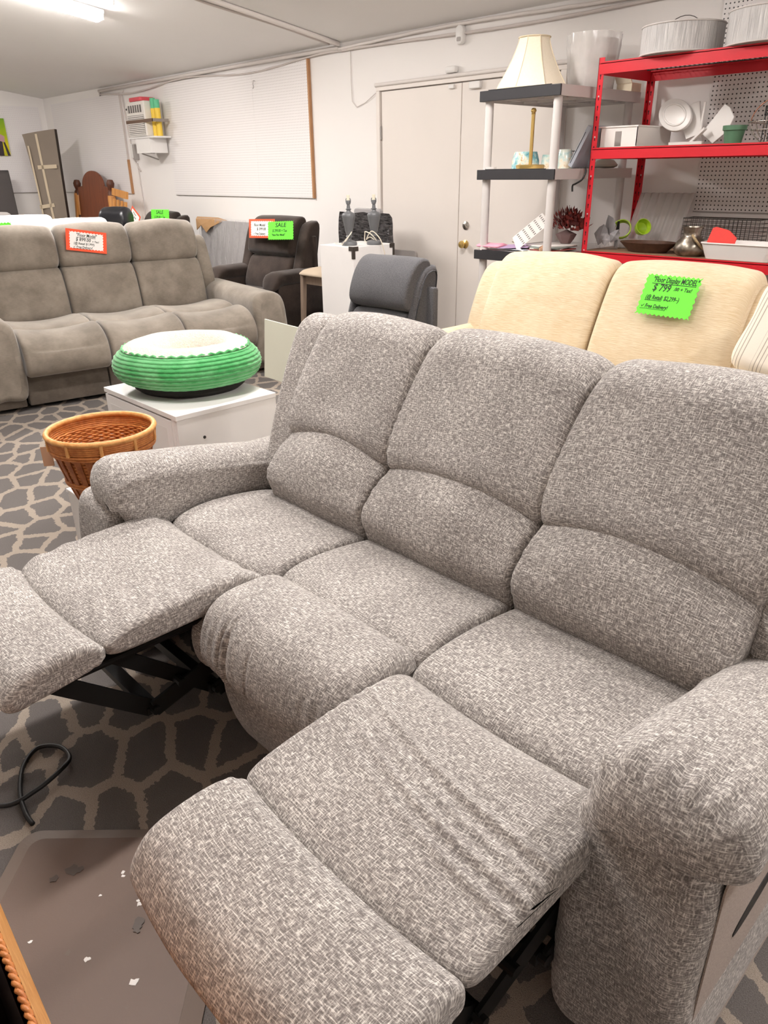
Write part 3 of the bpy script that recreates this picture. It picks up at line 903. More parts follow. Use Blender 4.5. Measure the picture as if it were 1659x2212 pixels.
def pet_bed():
    o = thing('pet_bed', 'round green ribbed pet bed with cream fleece lining', 'pet bed', (-3.10, 1.71, .551), 0.3)
    def mgreen():
        t = NT('green_corduroy_plush')
        v = t.coord('Object')
        n = t.noise(v, 9, 3).outputs[0]
        t.set(color=t.ramp(n, [(.35, S('#3a9d52')), (.65, S('#74c282'))]), rough=.95, Sheen_Weight=.5, Specular_IOR_Level=.1)
        t.bump(t.noise(v, 260, 2).outputs[0], .5, .004)
        return t.m
    def mfleece():
        t = NT('cream_sherpa')
        v = t.coord('Object')
        t.set(color=t.mix(t.noise(v, 60, 3).outputs[0], S('#efe3cf'), S('#fffaf0')), rough=1.0, Sheen_Weight=.3, Specular_IOR_Level=.05)
        t.bump(t.noise(v, 130, 3, .7).outputs[0], 1.0, .012)
        return t.m
    G, C = mgreen(), mfleece()
    def hum(a): return 1 + .03 * math.sin(a * 2 + .6) + .015 * math.sin(a * 5)
    # ribbed outer bolster
    prof = []
    N = 10; per = 8
    for k in range(N * per + 1):
        t = k / (N * per)
        ang = -1.15 + t * 2.25
        rr = .235 + .092 * math.cos(ang) - .006 * (1 - abs(math.sin(pi * k / per)))
        zz = .120 + .082 * math.sin(ang)
        prof.append((rr, zz))
    MB().lathe(prof, n=120, cap=False, wob=lambda a, t: hum(a) * (1 + .006 * math.sin(a * 40 + t * 30))).build('ribbed_bolster', G, o, smooth=True)
    # fleece inner bolster and floor
    ip = []
    for k in range(15):
        t = k / 14; ang = 1.10 + t * 2.0
        ip.append((.235 + .094 * math.cos(ang), .120 + .085 * math.sin(ang) + .014 * math.sin(pi * t) * (1 + .5 * math.sin(t * 5))))
    for k in range(1, 8):
        t = k / 7
        ip.append((.14 * (1 - t), .085 + .035 * math.sin(t * 1.6)))
    MB().lathe(ip, n=90, cap=False, wob=lambda a, t: hum(a) * (1 + .02 * math.sin(a * 9 + 3 * t) * (1 - t))).build('fleece_lining', C, o, smooth=True)
    # rolled zigzag trim where the two cloths meet
    pts = []
    for i in range(160):
        a = 2 * pi * i / 160
        pts.append(((.2755) * hum(a) * math.cos(a), .2755 * hum(a) * math.sin(a), .196 + .004 * math.sin(i * pi / 2 * 1.0)))
    MB().tube(pts, .006, 6, closed=True).build('edge_trim', G, o, smooth=True)
    MB().lathe([(0, 0), (.22, 0), (.245, .02), (.25, .04), (.24, .06), (0, .065)], n=60, wob=lambda a, t: hum(a)).build('base_cushion', plain('black_nonslip', '#272523', .9, var=.2, bump=.3), o, smooth=True)
pet_bed()

# ---------------------------------------------------------------- wicker basket on its white box
def mat_wicker(name, dark, light, su, sv):
    t = NT(name)
    v = t.coord('Object')
    n = t.noise(v, 45, 3).outputs[0]
    t.set(color=t.ramp(n, [(.3, S(dark)), (.7, S(light))]), rough=.5)
    t.bump(t.noise(v, 220, 2).outputs[0], .4, .003)
    return t.m
M['cane'] = mat_wicker('cane', '#b0642c', '#d68a48', 1, 1)
M['cane_dark'] = mat_wicker('cane_stake', '#8f4b23', '#b8703c', 1, 1)
M['cane_light'] = mat_wicker('cane_rim', '#d08c4a', '#eab06c', 1, 1)

def wicker_basket():
    o = thing('wicker_basket', 'round tapered brown wicker basket behind the grey sofa arm', 'basket', (-2.65, 1.065, .312))
    H = .285
    def R(z): return .105 + (.188 - .105) * (z / H) ** .8
    # horizontal weave: stacked thin rods, waving in and out between the stakes
    NST = 26
    mb = MB()
    nz = 34
    for k in range(nz):
        z = .006 + (H - .05) * k / (nz - 1)
        pts = []
        for i in range(NST * 4):
            a = 2 * pi * i / (NST * 4)
            rr = R(z) + .0035 * math.cos(NST * a / 1.0 * .5 * 2 + (pi if k % 2 else 0))
            pts.append((rr * math.cos(a), rr * math.sin(a), z))
        mb.tube(pts, .0042, 5, closed=True)
    mb.build('woven_wall', M['cane'], o, smooth=True)
    MB().lathe([(0, 0), (.104, 0), (.108, .008), (0, .01)], n=40).build('base_disc', M['cane_dark'], o)
    # flat stakes, each its own piece
    me = None
    for i in range(NST):
        a = 2 * pi * i / NST
        if me is None:
            v = []; f = []
            K = 8
            for k in range(K + 1):
                z = .002 + (H - .045) * k / K
                w = .0085 + .005 * k / K
                for rr in (R(z) + .0095, R(z) + .0055):
                    for s in (-1, 1): v.append((rr, s * w, z))
            for k in range(K):
                b = 4 * k; c = b + 4
                f += [(b, b + 1, c + 1, c), (b + 2, c + 2, c + 3, b + 3), (b, c, c + 2, b + 2), (b + 1, b + 3, c + 3, c + 1)]
            st = MB().add(v, f).build('stake', M['cane_dark'], o)
            me = st.data
        else:
            st = bpy.data.objects.new('stake', me); COL.objects.link(st); st.parent = o
        st.rotation_euler = (0, 0, a)
    def ring(rad, z, r, name, mat):
        return MB().tube([(rad * math.cos(2 * pi * i / 72), rad * math.sin(2 * pi * i / 72), z) for i in range(72)], r, 8, closed=True).build(name, mat, o, smooth=True)
    for dz in (.055, .048, .105, .112): pass
    ring(R(H - .05) + .012, H - .052, .006, 'band', M['cane'])
    ring(R(H - .05) + .011, H - .062, .005, 'band', M['cane'])
    ring(R(H * .35) + .012, H * .35, .005, 'band', M['cane'])
    ring(R(H * .35) + .012, H * .35 + .01, .005, 'band', M['cane'])
    for k in range(5):
        ring(R(H - .01) + .008 - .001 * k, H - .010 - .0075 * k, .0048, 'rim_cord', M['cane'])
    rim = ring(R(H) + .004, H, .0105, 'rim', M['cane_light'])
    wm = None
    for i in range(10):
        a = 2 * pi * (i + .3) / 10
        rr = R(H - .01)
        q = MB().box(rr + .004, rr + .015, -.006, .006, H - .047, H + .006).build('rim_wrap', M['cane_light'], o, bevel=.002) if wm is None else bpy.data.objects.new('rim_wrap', wm)
        if wm is not None:
            COL.objects.link(q); q.parent = o
        wm = q.data
        q.rotation_euler = (0, 0, a)
    tg = MB().box(-.001, .001, -.022, .022, -.075, 0).build('hang_tag', plain('kraft_tag', '#b58a6c', .8), o, loc=(-.17, -.155, .21), rot=(0.1, -.15, -.9))
wicker_basket()
def small_box():
    o = thing('storage_box', 'small low white box under the wicker basket', 'box', (-2.67, 1.10, 0))
    MB().box(-.215, .215, -.12, .22, .012, .295).build('body', M['white'], o, bevel=.003)
    MB().box(-.22, .22, -.125, .225, .295, .31).build('lid', M['white'], o, bevel=.003)
    MB().box(-.2, .2, -.10, .2, 0, .012).build('plinth', M['grey_plastic'], o)
small_box()
# pale card tucked behind the wing of the sofa
tag(MB().box(-.24, .24, 0, .006, 0, .235).build('blank_card', plain('pale_card', '#dfe0cf', .8, var=.03), bevel=.001, loc=(-2.275, 1.752, .68), rot=(-.04, .07, .12)),
    'pale blank card tucked behind the wing of the grey sofa', 'card')

# ---------------------------------------------------------------- floor mat, cord, wicker hamper
def floor_mat():
    def mm(nm, c1, c2, marks):
        t = NT(nm)
        v = t.coord('Object')
        n = t.noise(v, 5, 3).outputs[0]
        col = t.mix(n, S(c1), S(c2))
        if marks:
            w = t.noise(v, 26, 4, .65).outputs[0]
            col = t.mix(t.math('MULTIPLY', t.math('GREATER_THAN', w, .70), .5), col, S('#6f6258'))
            w2 = t.noise(t.coord('Object', loc=(4, 2, 0)), 34, 2, .5).outputs[0]
            col = t.mix(t.math('GREATER_THAN', w2, .80), col, S('#d8cdc4'))
        t.set(color=col, rough=.55)
        t.bump(t.noise(v, 300, 2).outputs[0], .15, .002)
        return t.m
    o = thing('floor_mat', 'brown cushioned floor mat with sloping edges on the carpet', 'mat', (-1.074, .165, .001), math.radians(46.3))
    w, h = .53, .86
    out = rrect(-w / 2, w / 2, -h / 2, h / 2, .045, 6); inn = rrect(-w / 2 + .038, w / 2 - .038, -h / 2 + .038, h / 2 - .038, .03, 6)
    n = len(out)
    v = [(p[0], p[1], 0) for p in out] + [(p[0], p[1], .004) for p in out] + [(p[0], p[1], .019) for p in inn]
    f = [tuple(range(n - 1, -1, -1))]
    for i in range(n):
        j = (i + 1) % n
        f += [(i, j, n + j, n + i), (n + i, n + j, 2 * n + j, 2 * n + i)]
    MB().add(v, f).build('bevelled_border', mm('mat_border', '#7a6a60', '#897a70', False), o)
    fl = MB(); st = MB(); rr = random.Random(4)
    def blob(mb, x, y, r, z, asp=1.0, n=11):
        ph = rr.uniform(0, 6)
        pts = []
        for k in range(n):
            t = 2 * pi * k / n
            q = r * rr.uniform(.55, 1.25)
            pts.append((x + q * math.cos(t + ph) * asp, y + q * math.sin(t + ph)))
        mb.prism(pts, z, z + .0009)
    for x, y, r in ((.018, .296, .005), (.022, .285, .004), (.076, .223, .005), (.079, .214, .006), (.118, .209, .006), (-.013, .236, .0035), (.011, .091, .006), (.12, .043, .009), (-.121, .129, .005)):
        blob(fl, x, y, r, .0195)
    fl.build('paint_flecks', M['card_white'], o)['kind'] = 'stuff'
    for x, y, r in ((-.098, .30, .017), (-.082, .305, .010), (-.133, .28, .009), (.09, .169, .013), (.092, .155, .009)):
        blob(st, x, y, r, .0197 + .00025 * len(st.f) / 13)
    st.build('stain_marks', plain('mat_stain', '#574b43', .5), o)['kind'] = 'stuff'
    MB().prism(inn, .0185, .0195).build('mat_surface', mm('mat_top', '#69554a', '#735f53', True), o)
floor_mat()

def smooth_path(pts, k=8):
    P = [Vector(p) for p in pts]; out = []
    for i in range(len(P) - 1):
        p0 = P[max(i - 1, 0)]; p1 = P[i]; p2 = P[i + 1]; p3 = P[min(i + 2, len(P) - 1)]
        for q in range(k):
            t = q / k
            out.append(.5 * ((2 * p1) + (p2 - p0) * t + (2 * p0 - 5 * p1 + 4 * p2 - p3) * t * t + (3 * p1 - p0 - 3 * p2 + p3) * t ** 3))
    out.append(P[-1]); return out
cord = [(-2.2, .02, .008), (-1.86, .16, .008), (-1.69, .252, .009), (-1.675, .335, .012), (-1.70, .42, .018), (-1.735, .45, .014), (-1.80, .445, .009), (-1.835, .40, .008), (-1.79, .345, .008), (-1.70, .305, .008), (-1.62, .29, .008), (-1.575, .29, .007)]
tag(MB().tube(smooth_path(cord), .0062, 8).build('power_cord', M['rubber'], smooth=True), 'looped black power cord lying on the carpet beside the brown mat', 'cord')

def hamper():
    o = thing('wicker_hamper', 'brown wicker hamper with a twisted rim at the bottom corner', 'hamper', (-.70, -.168, 0), math.radians(-3.5))
    z1 = .75
    def loop(hx, hy, z, r=.03):
        return [(p[0], p[1], z) for p in rrect(-hx, hx, -hy, hy, r, 4)]
    a, b = loop(.29, .235, z1), loop(.30, .256, .50); c = loop(.27, .225, .004)
    n = len(a)
    v = b + a
    f = []
    for i in range(n):
        j = (i + 1) % n
        f.append((i, j, n + j, n + i))
    MB().add(v, f).build('upper_wall', M['cane_light'], o)
    v = c + b
    MB().add(v, [(i, (i + 1) % n, n + (i + 1) % n, n + i) for i in range(n)] + [tuple(range(n - 1, -1, -1))]).build('lower_wall', M['cane_dark'], o)
    ai = loop(.28, .225, z1 - .002); ci = loop(.26, .215, .06)
    MB().add(ci + ai, [(n + i, n + (i + 1) % n, (i + 1) % n, i) for i in range(n)] + [tuple(range(n))]).build('lining', plain('dark_lining', '#2a120a', .8, var=.3), o)
    big = []
    P = [Vector(p) for p in loop(.286, .231, z1)]
    for i in range(len(P)):
        q = P[(i + 1) % len(P)]; L = (q - P[i]).length; k = max(1, int(L / .003))
        for s in range(k): big.append(P[i].lerp(q, s / k))
    for ph in (0, pi):
        pts = []
        for i, p in enumerate(big):
            t = i * .95 + ph
            nrm = Vector((p.x / .29, p.y / .235, 0)).normalized()
            pts.append(p + nrm * .002 * math.cos(t) + Vector((0, 0, .002 * math.sin(t) + .002)))
        MB().tube(pts, .0026, 6, closed=True).build('rim_strand', M['cane'], o, smooth=True)
hamper()

# ---------------------------------------------------------------- cream loveseat behind
def mat_cream():
    t = NT('cream_chenille')
    a = t.noise(t.coord('UV', scale=(18, 260, 1)), 1.0, 3, .6).outputs[0]
    b = t.noise(t.coord('UV'), 5, 3).outputs[0]
    f = t.math('ADD', t.math('MULTIPLY', a, .7), t.math('MULTIPLY', b, .3))
    t.set(color=t.ramp(f, [(.36, S('#cbb491')), (.62, S('#e0d0b5'))]), rough=.95, Sheen_Weight=.2, Specular_IOR_Level=.1)
    t.bump(a, .5, .003)
    return t.m
M['cream'] = mat_cream()
def loveseat():
    o = thing('loveseat', 'cream chenille loveseat standing in front of the shelving', 'loveseat', (-1.95, 3.1, 0))
    F = M['cream']
    inv = Matrix.Translation((1.95, -3.1, 0))
    def P(*a, **k):
        ob = loft(*a, **k); ob.data.transform(inv); return ob
    back = [(3.235, .50), (3.23, .60), (3.29, .76), (3.37, .92), (3.43, 1.005), (3.50, 1.04), (3.58, 1.025), (3.63, .93), (3.60, .7), (3.52, .45), (3.35, .42)]
    def db(c, v, A, Bz, u):
        e = np.exp(-((1 - u) / .14) ** 2)
        return .010 * vnoise(c * 5, Bz * 6, 4) + .006 * e * np.sin(Bz * 130 + 5 * vnoise(c * 9, Bz * 7, 2)) * np.clip(.2 + vnoise(c * 6, Bz * 9, 8), 0, 1)
    for a, b in ((-2.655, -1.965), (-1.955, -1.27)):
        def wb(A, Bz, c, u):
            return A, Bz + .012 * (1 - (2 * u - 1) ** 2) * (Bz > .85), c
        P('back_cushion', back, a, b, .042, F, o, crown=.012, disp=db, warp=wb, n=90, m=50)
        seat = [(2.60, .30), (2.57, .38), (2.60, .46), (2.72, .49), (3.0, .49), (3.27, .47), (3.3, .36), (2.9, .27)]
        P('seat_cushion', seat, a, b, .04, F, o, n=50, m=24)
    for a, b in ((-2.80, -2.62), (-1.30, -1.12)):
        wing = [(3.28, .45), (3.32, .65), (3.40, .84), (3.47, .95), (3.54, .985), (3.62, .95), (3.66, .7), (3.62, .4), (3.4, .38)]
        P('back_wing', wing, a, b, .05, F, o, n=60, m=24)
    for a, b in ((-2.86, -2.665), (-1.255, -1.02)):
        xm = (a + b) / 2
        arm = [(a, .05), (a, .45), (a + .015, .60), (a + .07, .655), (xm, .665), (b - .07, .655), (b - .015, .60), (b, .45), (b, .05), (xm, .03)]
        P('arm', arm, 2.62, 3.55, .06, F, o, axis='y', n=56, m=26)
    P('front_panel', [(2.63, .04), (2.62, .28), (2.68, .30), (2.72, .2), (2.72, .04)], -2.66, -1.26, .01, F, o, n=30, m=18)
    P('back_shell', [(3.52, .04), (3.56, .5), (3.64, .9), (3.70, .88), (3.72, .5), (3.70, .03)], -2.75, -1.17, .02, F, o, n=40, m=18)
loveseat()
def striped_pillow():
    o = thing('throw_pillow', 'cream pillow with thin vertical stripes at the end of the loveseat', 'pillow', (-1.0, 3.06, .69))
    t = NT('striped_ticking')
    u = t.coord('UV')
    sx = t.n('ShaderNodeSeparateXYZ'); t.l(u, sx.inputs[0])
    s1 = t.math('GREATER_THAN', t.math('SINE', t.math('MULTIPLY', sx.outputs['X'], 420)), .70)
    s2 = t.math('GREATER_THAN', t.math('SINE', t.math('MULTIPLY', sx.outputs['X'], 75)), -.1)
    t.set(color=t.mix(t.math('MULTIPLY', s1, s2), S('#efe6d8'), S('#b3a99c')), rough=.95)
    t.bump(t.noise(t.coord('UV', scale=(300, 300, 1)), 1.0, 2).outputs[0], .3, .002)
    prof = [(-.17, 0.02), (-.18, .2), (-.17, .36), (0, .375), (.17, .36), (.18, .2), (.17, .02), (0, .005)]
    def wp(A, Bz, c, u):
        return A, Bz, (c) * (.25 + .75 * np.clip(1 - (np.abs(A) / .23) ** 4, 0, 1) * np.clip(1 - (np.abs(Bz - .23) / .25) ** 4, 0, 1))
    ob = loft('pillow_body', prof, -.07, .07, .05, t.m, o, axis='y', n=64, m=24, warp=None)
    uvl = ob.data.uv_layers[0]
    for p in ob.data.polygons:
        for li in p.loop_indices:
            co = ob.data.vertices[ob.data.loops[li].vertex_index].co
            uvl.data[li].uv = (co.x, co.z)
    o.rotation_euler = (-.40, .16, -.05)
striped_pillow()
sign('lime green floor display price card with zigzag edges on the cream loveseat', (-1.60, 3.325, .93), (1, 0, -.01), (0.0, .46, 1), .262, .190, False,
     [('"Floor Display MODEL"', -.095, .058, .036, .215, .97), ('$ 799', -.085, .018, .046, .085, 0), ('.00 + Tax!', .015, .026, .024, .085, 0), ('(@ Retail: $2,299\u2013)', -.105, -.022, .029, .16, .5), ('\u2713 Free Delivery!', -.115, -.062, .027, .13, .9)], (12, 7))

# ---------------------------------------------------------------- recliner chairs
def recliner(label, loc, rz, mat, W=1.0, H=1.05, arm_h=.66, back_w=.56, split=.74, wings=True, lean=.28, group=None, wing_f=.62, yb=-.05, boxy=False):
    """armchair facing local -y: seat, back, head roll, arms, wings, footrest board"""
    o = thing('recliner_chair', label, 'armchair', loc, rz, group)
    hw = W / 2; aw = (W - back_w) / 2
    def yl(z): return yb + lean * (z - .45)
    seat = [(-.40, .26), (-.43, .34), (-.41, .43), (-.32, .475), (-.15, .475), (yb + .04, .455), (yb + .06, .36), (-.2, .27)]
    loft('seat_cushion', seat, -back_w / 2 + .005, back_w / 2 - .005, .035, mat, o, n=48, m=22)
    low = [(yl(.46) - .01, .46), (yl(.58) - .03, .58), (yl(split) - .0, split - .02), (yl(split) + .06, split), (yl(split) + .17, split - .02), (yl(.5) + .2, .5), (yl(.45) + .1, .42)]
    loft('backrest', low, -back_w / 2, back_w / 2, .035, mat, o, crown=.015, n=52, m=26, disp=lambda c, v, A, Bz, u: .006 * vnoise(c * 7, Bz * 8, 3))
    hd = [(yl(split) + .0, split + .03), (yl(split) - .02, split + .10), (yl(H) - .05, H - .07), (yl(H) + .03, H), (yl(H) + .12, H - .02), (yl(split) + .2, split + .1), (yl(split) + .14, split)]
    loft('headrest', hd, -back_w / 2 - .004, back_w / 2 + .004, .018 if boxy else .032, mat, o, crown=.004 if boxy else .010, n=56, m=28, disp=lambda c, v, A, Bz, u: .007 * vnoise(c * 7 + 3, Bz * 8, 6))
    if wings:
        for s in (-1, 1):
            x0, x1 = sorted((s * back_w / 2, s * (back_w / 2 + aw * wing_f)))
            wg = [(yl(.5) + .03, .5), (yl(.8) + .02, .8), (yl(H) + .02, H - .08), (yl(H) + .09, H - .035), (yl(H) + .17, H - .06), (yl(.7) + .22, .7), (yl(.4) + .24, .42)]
            loft('back_wing', wg, x0, x1, .035, mat, o, n=44, m=20)
    for s in (-1, 1):
        x0, x1 = sorted((s * (hw - aw), s * hw))
        xm = (x0 + x1) / 2
        ap = [(x0, arm_h - .07), (x0 + .02, arm_h - .02), (xm, arm_h), (x1 - .02, arm_h - .02), (x1, arm_h - .07), (x1 - .02, arm_h - .12), (xm, arm_h - .13), (x0 + .02, arm_h - .12)]
        loft('arm_pad', ap, -.38, .25, .06, mat, o, axis='y', n=44, m=26, warp=lambda A, Bz, c, u: (A, Bz - .08 * np.clip((.16 - u) / .16, 0, 1) ** 2, c))
        MB().box(x0 + .02, x1 - .015, -.33, .30, .05, arm_h - .07).build('arm_panel', mat, o, bevel=.02, smooth='auto', uv=True)
    MB().box(-back_w / 2, back_w / 2, -.38, -.32, .05, .28).build('footrest_board', mat, o, bevel=.015, smooth='auto', uv=True)
    MB().box(-hw + .05, hw - .05, yl(.5) + .2, yl(.5) + .25, .05, H - .15).build('back_shell', mat, o, bevel=.015, smooth='auto', uv=True)
    MB().box(-hw + .06, hw - .06, -.3, .4, 0, .06).build('base_frame', M['black_cloth'], o)
    return o
M['brown'] = velvet('chocolate_suede', '#2c2420', '#433832', 5, .15, .35)
M['brown_dark'] = velvet('espresso_suede', '#28221f', '#39302c', 5, .15, .3)
M['charcoal'] = heather('charcoal_weave', '#3f3e41', '#545356', '#6a696b', fine=1.3, streak=.3, bump=.3)
def leather():
    t = NT('black_leather')
    n = t.noise(t.coord('UV'), 70, 3).outputs[0]
    t.set(color=S('#16161a'), rough=.32)
    t.bump(n, .2, .003)
    return t.m
M['leather'] = leather()
recliner('chocolate brown suede recliner wearing an orange card and a green sale card', (-6.07, 4.31, 0), 0.10, M['brown'], W=1.02, H=1.08, back_w=.60)
sign('orange-bordered white price card on the chocolate brown recliner', (-6.09, 4.28, .99), (1, .08, .03), (0, .12, 1), .37, .165, True,
     [('Floor Model', -.11, .02, .034, .16, 0), ('$ 399.00', -.07, -.015, .034, .13, 0), ('\u2713 Free Delivery', -.12, -.055, .03, .17, 0)], (10, 6))
sign('green sale card pinned over the orange card on the chocolate brown recliner', (-5.80, 4.28, .985), (1, .08, .05), (0, .12, 1), .35, .16, False,
     [('SALE', -.07, .030, .05, .15, 0), ('$ 299.00 + Tax', -.11, -.012, .034, .20, 0), ('"New Floor Model"', -.12, -.045, .026, .18, 0)], (14, 7))
recliner('charcoal woven recliner standing behind the grey sofa', (-3.30, 3.10, 0), 0.02, M['charcoal'], W=.72, H=.995, back_w=.47, split=.70, arm_h=.52, wing_f=.2, boxy=True)

# ---------------------------------------------------------------- along the back wall
M['wood_brown'] = None
def wood(name, dark, light, scale=(1, 1, 8), rough=.45):
    t = NT(name)
    v = t.coord('Object', scale=(14, 14, 1.4))
    n = t.noise(v, 2.2, 4, .6).outputs[0]
    t.set(color=t.ramp(n, [(.3, S(dark)), (.7, S(light))]), rough=rough)
    t.bump(n, .08, .003)
    return t.m
M['wood_brown'] = wood('walnut_panel', '#6e3b22', '#86492c')
M['wood_dark'] = wood('dark_turned_wood', '#4c2817', '#6b3b24')
M['wood_orange'] = wood('golden_oak', '#c5813f', '#e0a35c')
M['wood_taupe'] = wood('taupe_wood', '#7c6a5c', '#93806f')
M['beige_cloth'] = plain('beige_cloth', '#b9a893', .9, var=.06, bump=.3, bscale=300)
M['kraft'] = plain('kraft_cardboard', '#b18a60', .85, var=.1)
M['foam_wrap'] = plain('brown_wrap', '#85796c', .8, var=.1, nscale=4)
M['foam_edge'] = plain('dark_wrap_edge', '#3d342e', .85, var=.1)
M['tape'] = plain('masking_tape', '#c9b99f', .7, var=.08)
M['greywrap'] = plain('grey_board', '#aaa6a6', .5, var=.08, nscale=6)

# white cabinet with dark corner protectors
def tall_cabinet():
    o = thing('display_cabinet', 'tall white cabinet with dark corner protectors near the doors', 'cabinet', (-4.585, 4.115, 0))
    x0, x1, y0, y1, h = -.195, .195, -.215, .215, .945
    MB().box(x0, x1, y0, y1, 0.01, h).build('body', M['white'], o, bevel=.003)
    MB().box(x0 + .02, x1 - .02, y0 + .02, y1 - .02, 0, .01).build('base', M['dark_metal'], o)
    for (cx, cy, sx, sy) in ((x1, y0, -1, 1), (x1, y1, -1, -1), (x0, y0, 1, 1)):
        b = MB()
        t = .004
        def bb(xa, xb, ya, yb, za, zb): b.box(min(xa, xb), max(xa, xb), min(ya, yb), max(ya, yb), za, zb)
        if (cx, cy) == (x0, y0): continue
        bb(cx - sx * t, cx + sx * .05, cy - sy * t, cy, h - .028, h + t)
        bb(cx - sx * t, cx, cy - sy * t, cy + sy * .05, h - .028, h + t)
        bb(cx - sx * t, cx + sx * .018, cy - sy * t, cy, h - .085, h - .028)
        bb(cx - sx * t, cx, cy - sy * t, cy + sy * .018, h - .085, h - .028)
        b.build('corner_protector', M['foam_edge'], o, bevel=.002)
    return o
tall_cabinet()

# two stripped table lamps on the cabinet
M['pewter'] = plain('pewter_finish', '#6d6e70', .45, metal=.1, var=.15)
def table_lamp(label, loc):
    o = thing('table_lamp', label, 'lamp', loc, group='shadeless lamps on the tall white cabinet')
    MB().lathe([(0, 0), (.058, 0), (.060, .012), (.056, .024), (.04, .030), (.02, .036), (.016, .05)], n=28).build('foot', M['pewter'], o, smooth='auto')
    fl = MB().lathe([(.016, .05), (.026, .062), (.019, .072), (.029, .10), (.049, .20), (.051, .215), (.044, .228), (.02, .238), (.014, .25), (.023, .256), (.014, .262), (.011, .29)], n=32,
                    wob=lambda a, t: 1 + .035 * math.cos(a * 12))
    fl.build('fluted_body', M['pewter'], o, smooth='auto')
    MB().lathe([(0, .29), (.016, .29), (.018, .305), (.015, .318), (0, .32)], n=18).build('switch_housing', M['pewter'], o, smooth='auto')
    MB().lathe([(0, .318), (.012, .318), (.0125, .355), (0, .357)], n=18).build('bulb_socket', plain('cream_socket', '#ece4cf', .5), o, smooth='auto')
    for s in (-1, 1):
        MB().tube([(s * .012, 0, .296), (s * .026, 0, .305), (s * .026, 0, .322), (s * .02, 0, .332)], .003, 6).build('harp_holder', M['pewter'], o)
    return o
table_lamp('shadeless pewter table lamp nearer the brown recliner', (-4.545, 4.00, .947))
table_lamp('shadeless pewter table lamp nearer the double doors', (-4.445, 4.17, .947))
M['white_cord'] = plain('cream_cord', '#e6dccb', .6, var=.05)
c1 = [(-4.545, 3.925, .955), (-4.50, 3.92, .99), (-4.485, 3.96, 1.03), (-4.51, 3.99, 1.04), (-4.55, 3.95, .965), (-4.66, 3.97, .955), (-4.72, 4.0, .953)]
tag(MB().tube(smooth_path(c1), .0035, 6).build('lamp_cord', M['white_cord'], smooth=True), 'cream cord trailing from the lamp nearer the recliner', 'cord')
c2 = [(-4.46, 4.13, .955), (-4.52, 4.14, .97), (-4.53, 4.15, 1.02), (-4.49, 4.12, 1.04), (-4.42, 4.12, 1.02), (-4.41, 4.16, .97), (-4.46, 4.14, 1.0), (-4.48, 4.12, .985), (-4.43, 4.13, 1.045), (-4.37, 4.16, .99), (-4.345, 4.18, .90), (-4.352, 4.19, .85)]
tag(MB().tube(smooth_path(c2), .004, 6).build('lamp_cord', M['white_cord'], smooth=True), 'bundled cream cord spilling over the cabinet edge by the doors', 'cord')

# panel in crinkled black film behind the cabinet
def crinkle_film():
    t = NT('black_stretch_film')
    v = t.coord('Object', scale=(9, 9, 34), rot=(0, .12, 0))
    n = t.noise(v, 2.0, 4, .6).outputs[0]
    t.set(color=t.ramp(n, [(.35, S('#3a383a')), (.6, S('#8a8789'))]), rough=.18, metal=.55)  # greys lightened to put glints into the colour of the black film
    t.bump(n, 1.0, .12)
    return t.m
wp = thing('wrapped_screen', 'upright panel wrapped in shiny crinkled black film behind the lamps', 'screen', (-5.2, 4.77, 0))
loft('film_wrap', [(-.02, 0), (-.045, .3), (-.035, .9), (-.02, 1.105), (.02, 1.108), (.045, .8), (.04, .3), (.02, 0)], -.34, .33, .02, crinkle_film(), wp, n=40, m=60,
     disp=lambda c, v, A, Bz, u: .012 * vnoise(c * 8, Bz * 40, 3) + .01 * vnoise(c * 20, Bz * 60, 5))
MB().box(-.33, -.25, -.03, .03, .60, .74).build('paper_tail', M['card_white'], wp, bevel=.004, loc=(-.06, 0, 0), rot=(0, .15, 0))
tag(MB().prism(rrect(-.18, .17, 0, 1.16, .03, 4), -.02, .02, Matrix(((1, 0, 0, 0), (0, 0, -1, 0), (0, 1, 0, 0), (0, 0, 0, 1)))).build('grey_panel', M['greywrap'], bevel=.006, loc=(-5.27, 4.88, 0)),
    'plain grey board peeping over the black wrapped panel', 'board')
tag(MB().prism(rrect(-.19, .19, 0, .80, .02, 4), -.012, .012, Matrix(((1, 0, 0, 0), (0, 0, -1, 0), (0, 1, 0, 0), (0, 0, 0, 1)))).build('grey_panel', plain('pale_grey_board', '#b9b3b0', .5), bevel=.003, loc=(-5.11, 5.09, 0), rot=(-.06, 0, 0)),
    'low pale grey board leaning on the double doors', 'board')

# counter stool
def stool():
    o = thing('counter_stool', 'taupe wooden stool with a beige padded seat between recliner and cabinet', 'stool', (-5.02, 4.20, 0))
    loft('seat_pad', [(-.19, .67), (-.195, .69), (-.15, .715), (0, .725), (.15, .715), (.195, .69), (.19, .67), (0, .665)], -.19, .19, .03, M['beige_cloth'], o, n=40, m=24)
    MB().box(-.165, .165, -.165, -.145, .60, .67).build('apron', M['wood_taupe'], o)
    MB().box(-.165, .165, .145, .165, .60, .67).build('apron', M['wood_taupe'], o)
    MB().box(-.165, -.145, -.145, .145, .60, .67).build('apron', M['wood_taupe'], o)
    MB().box(.145, .165, -.145, .145, .60, .67).build('apron', M['wood_taupe'], o)
    for sx in (-1, 1):
        for sy in (-1, 1):
            MB().tube([(sx * .19, sy * .19, 0), (sx * .165, sy * .165, .67)], [.02, .028], 4).build('leg', M['wood_taupe'], o)
    MB().bar((-.18, -.18, .2), (.18, -.18, .2), .02, .035).build('stretcher', M['wood_taupe'], o)
    MB().bar((-.18, .18, .2), (.18, .18, .2), .02, .035).build('stretcher', M['wood_taupe'], o)
    MB().bar((.18, -.18, .26), (.18, .18, .26), .02, .035).build('stretcher', M['wood_taupe'], o)
stool()

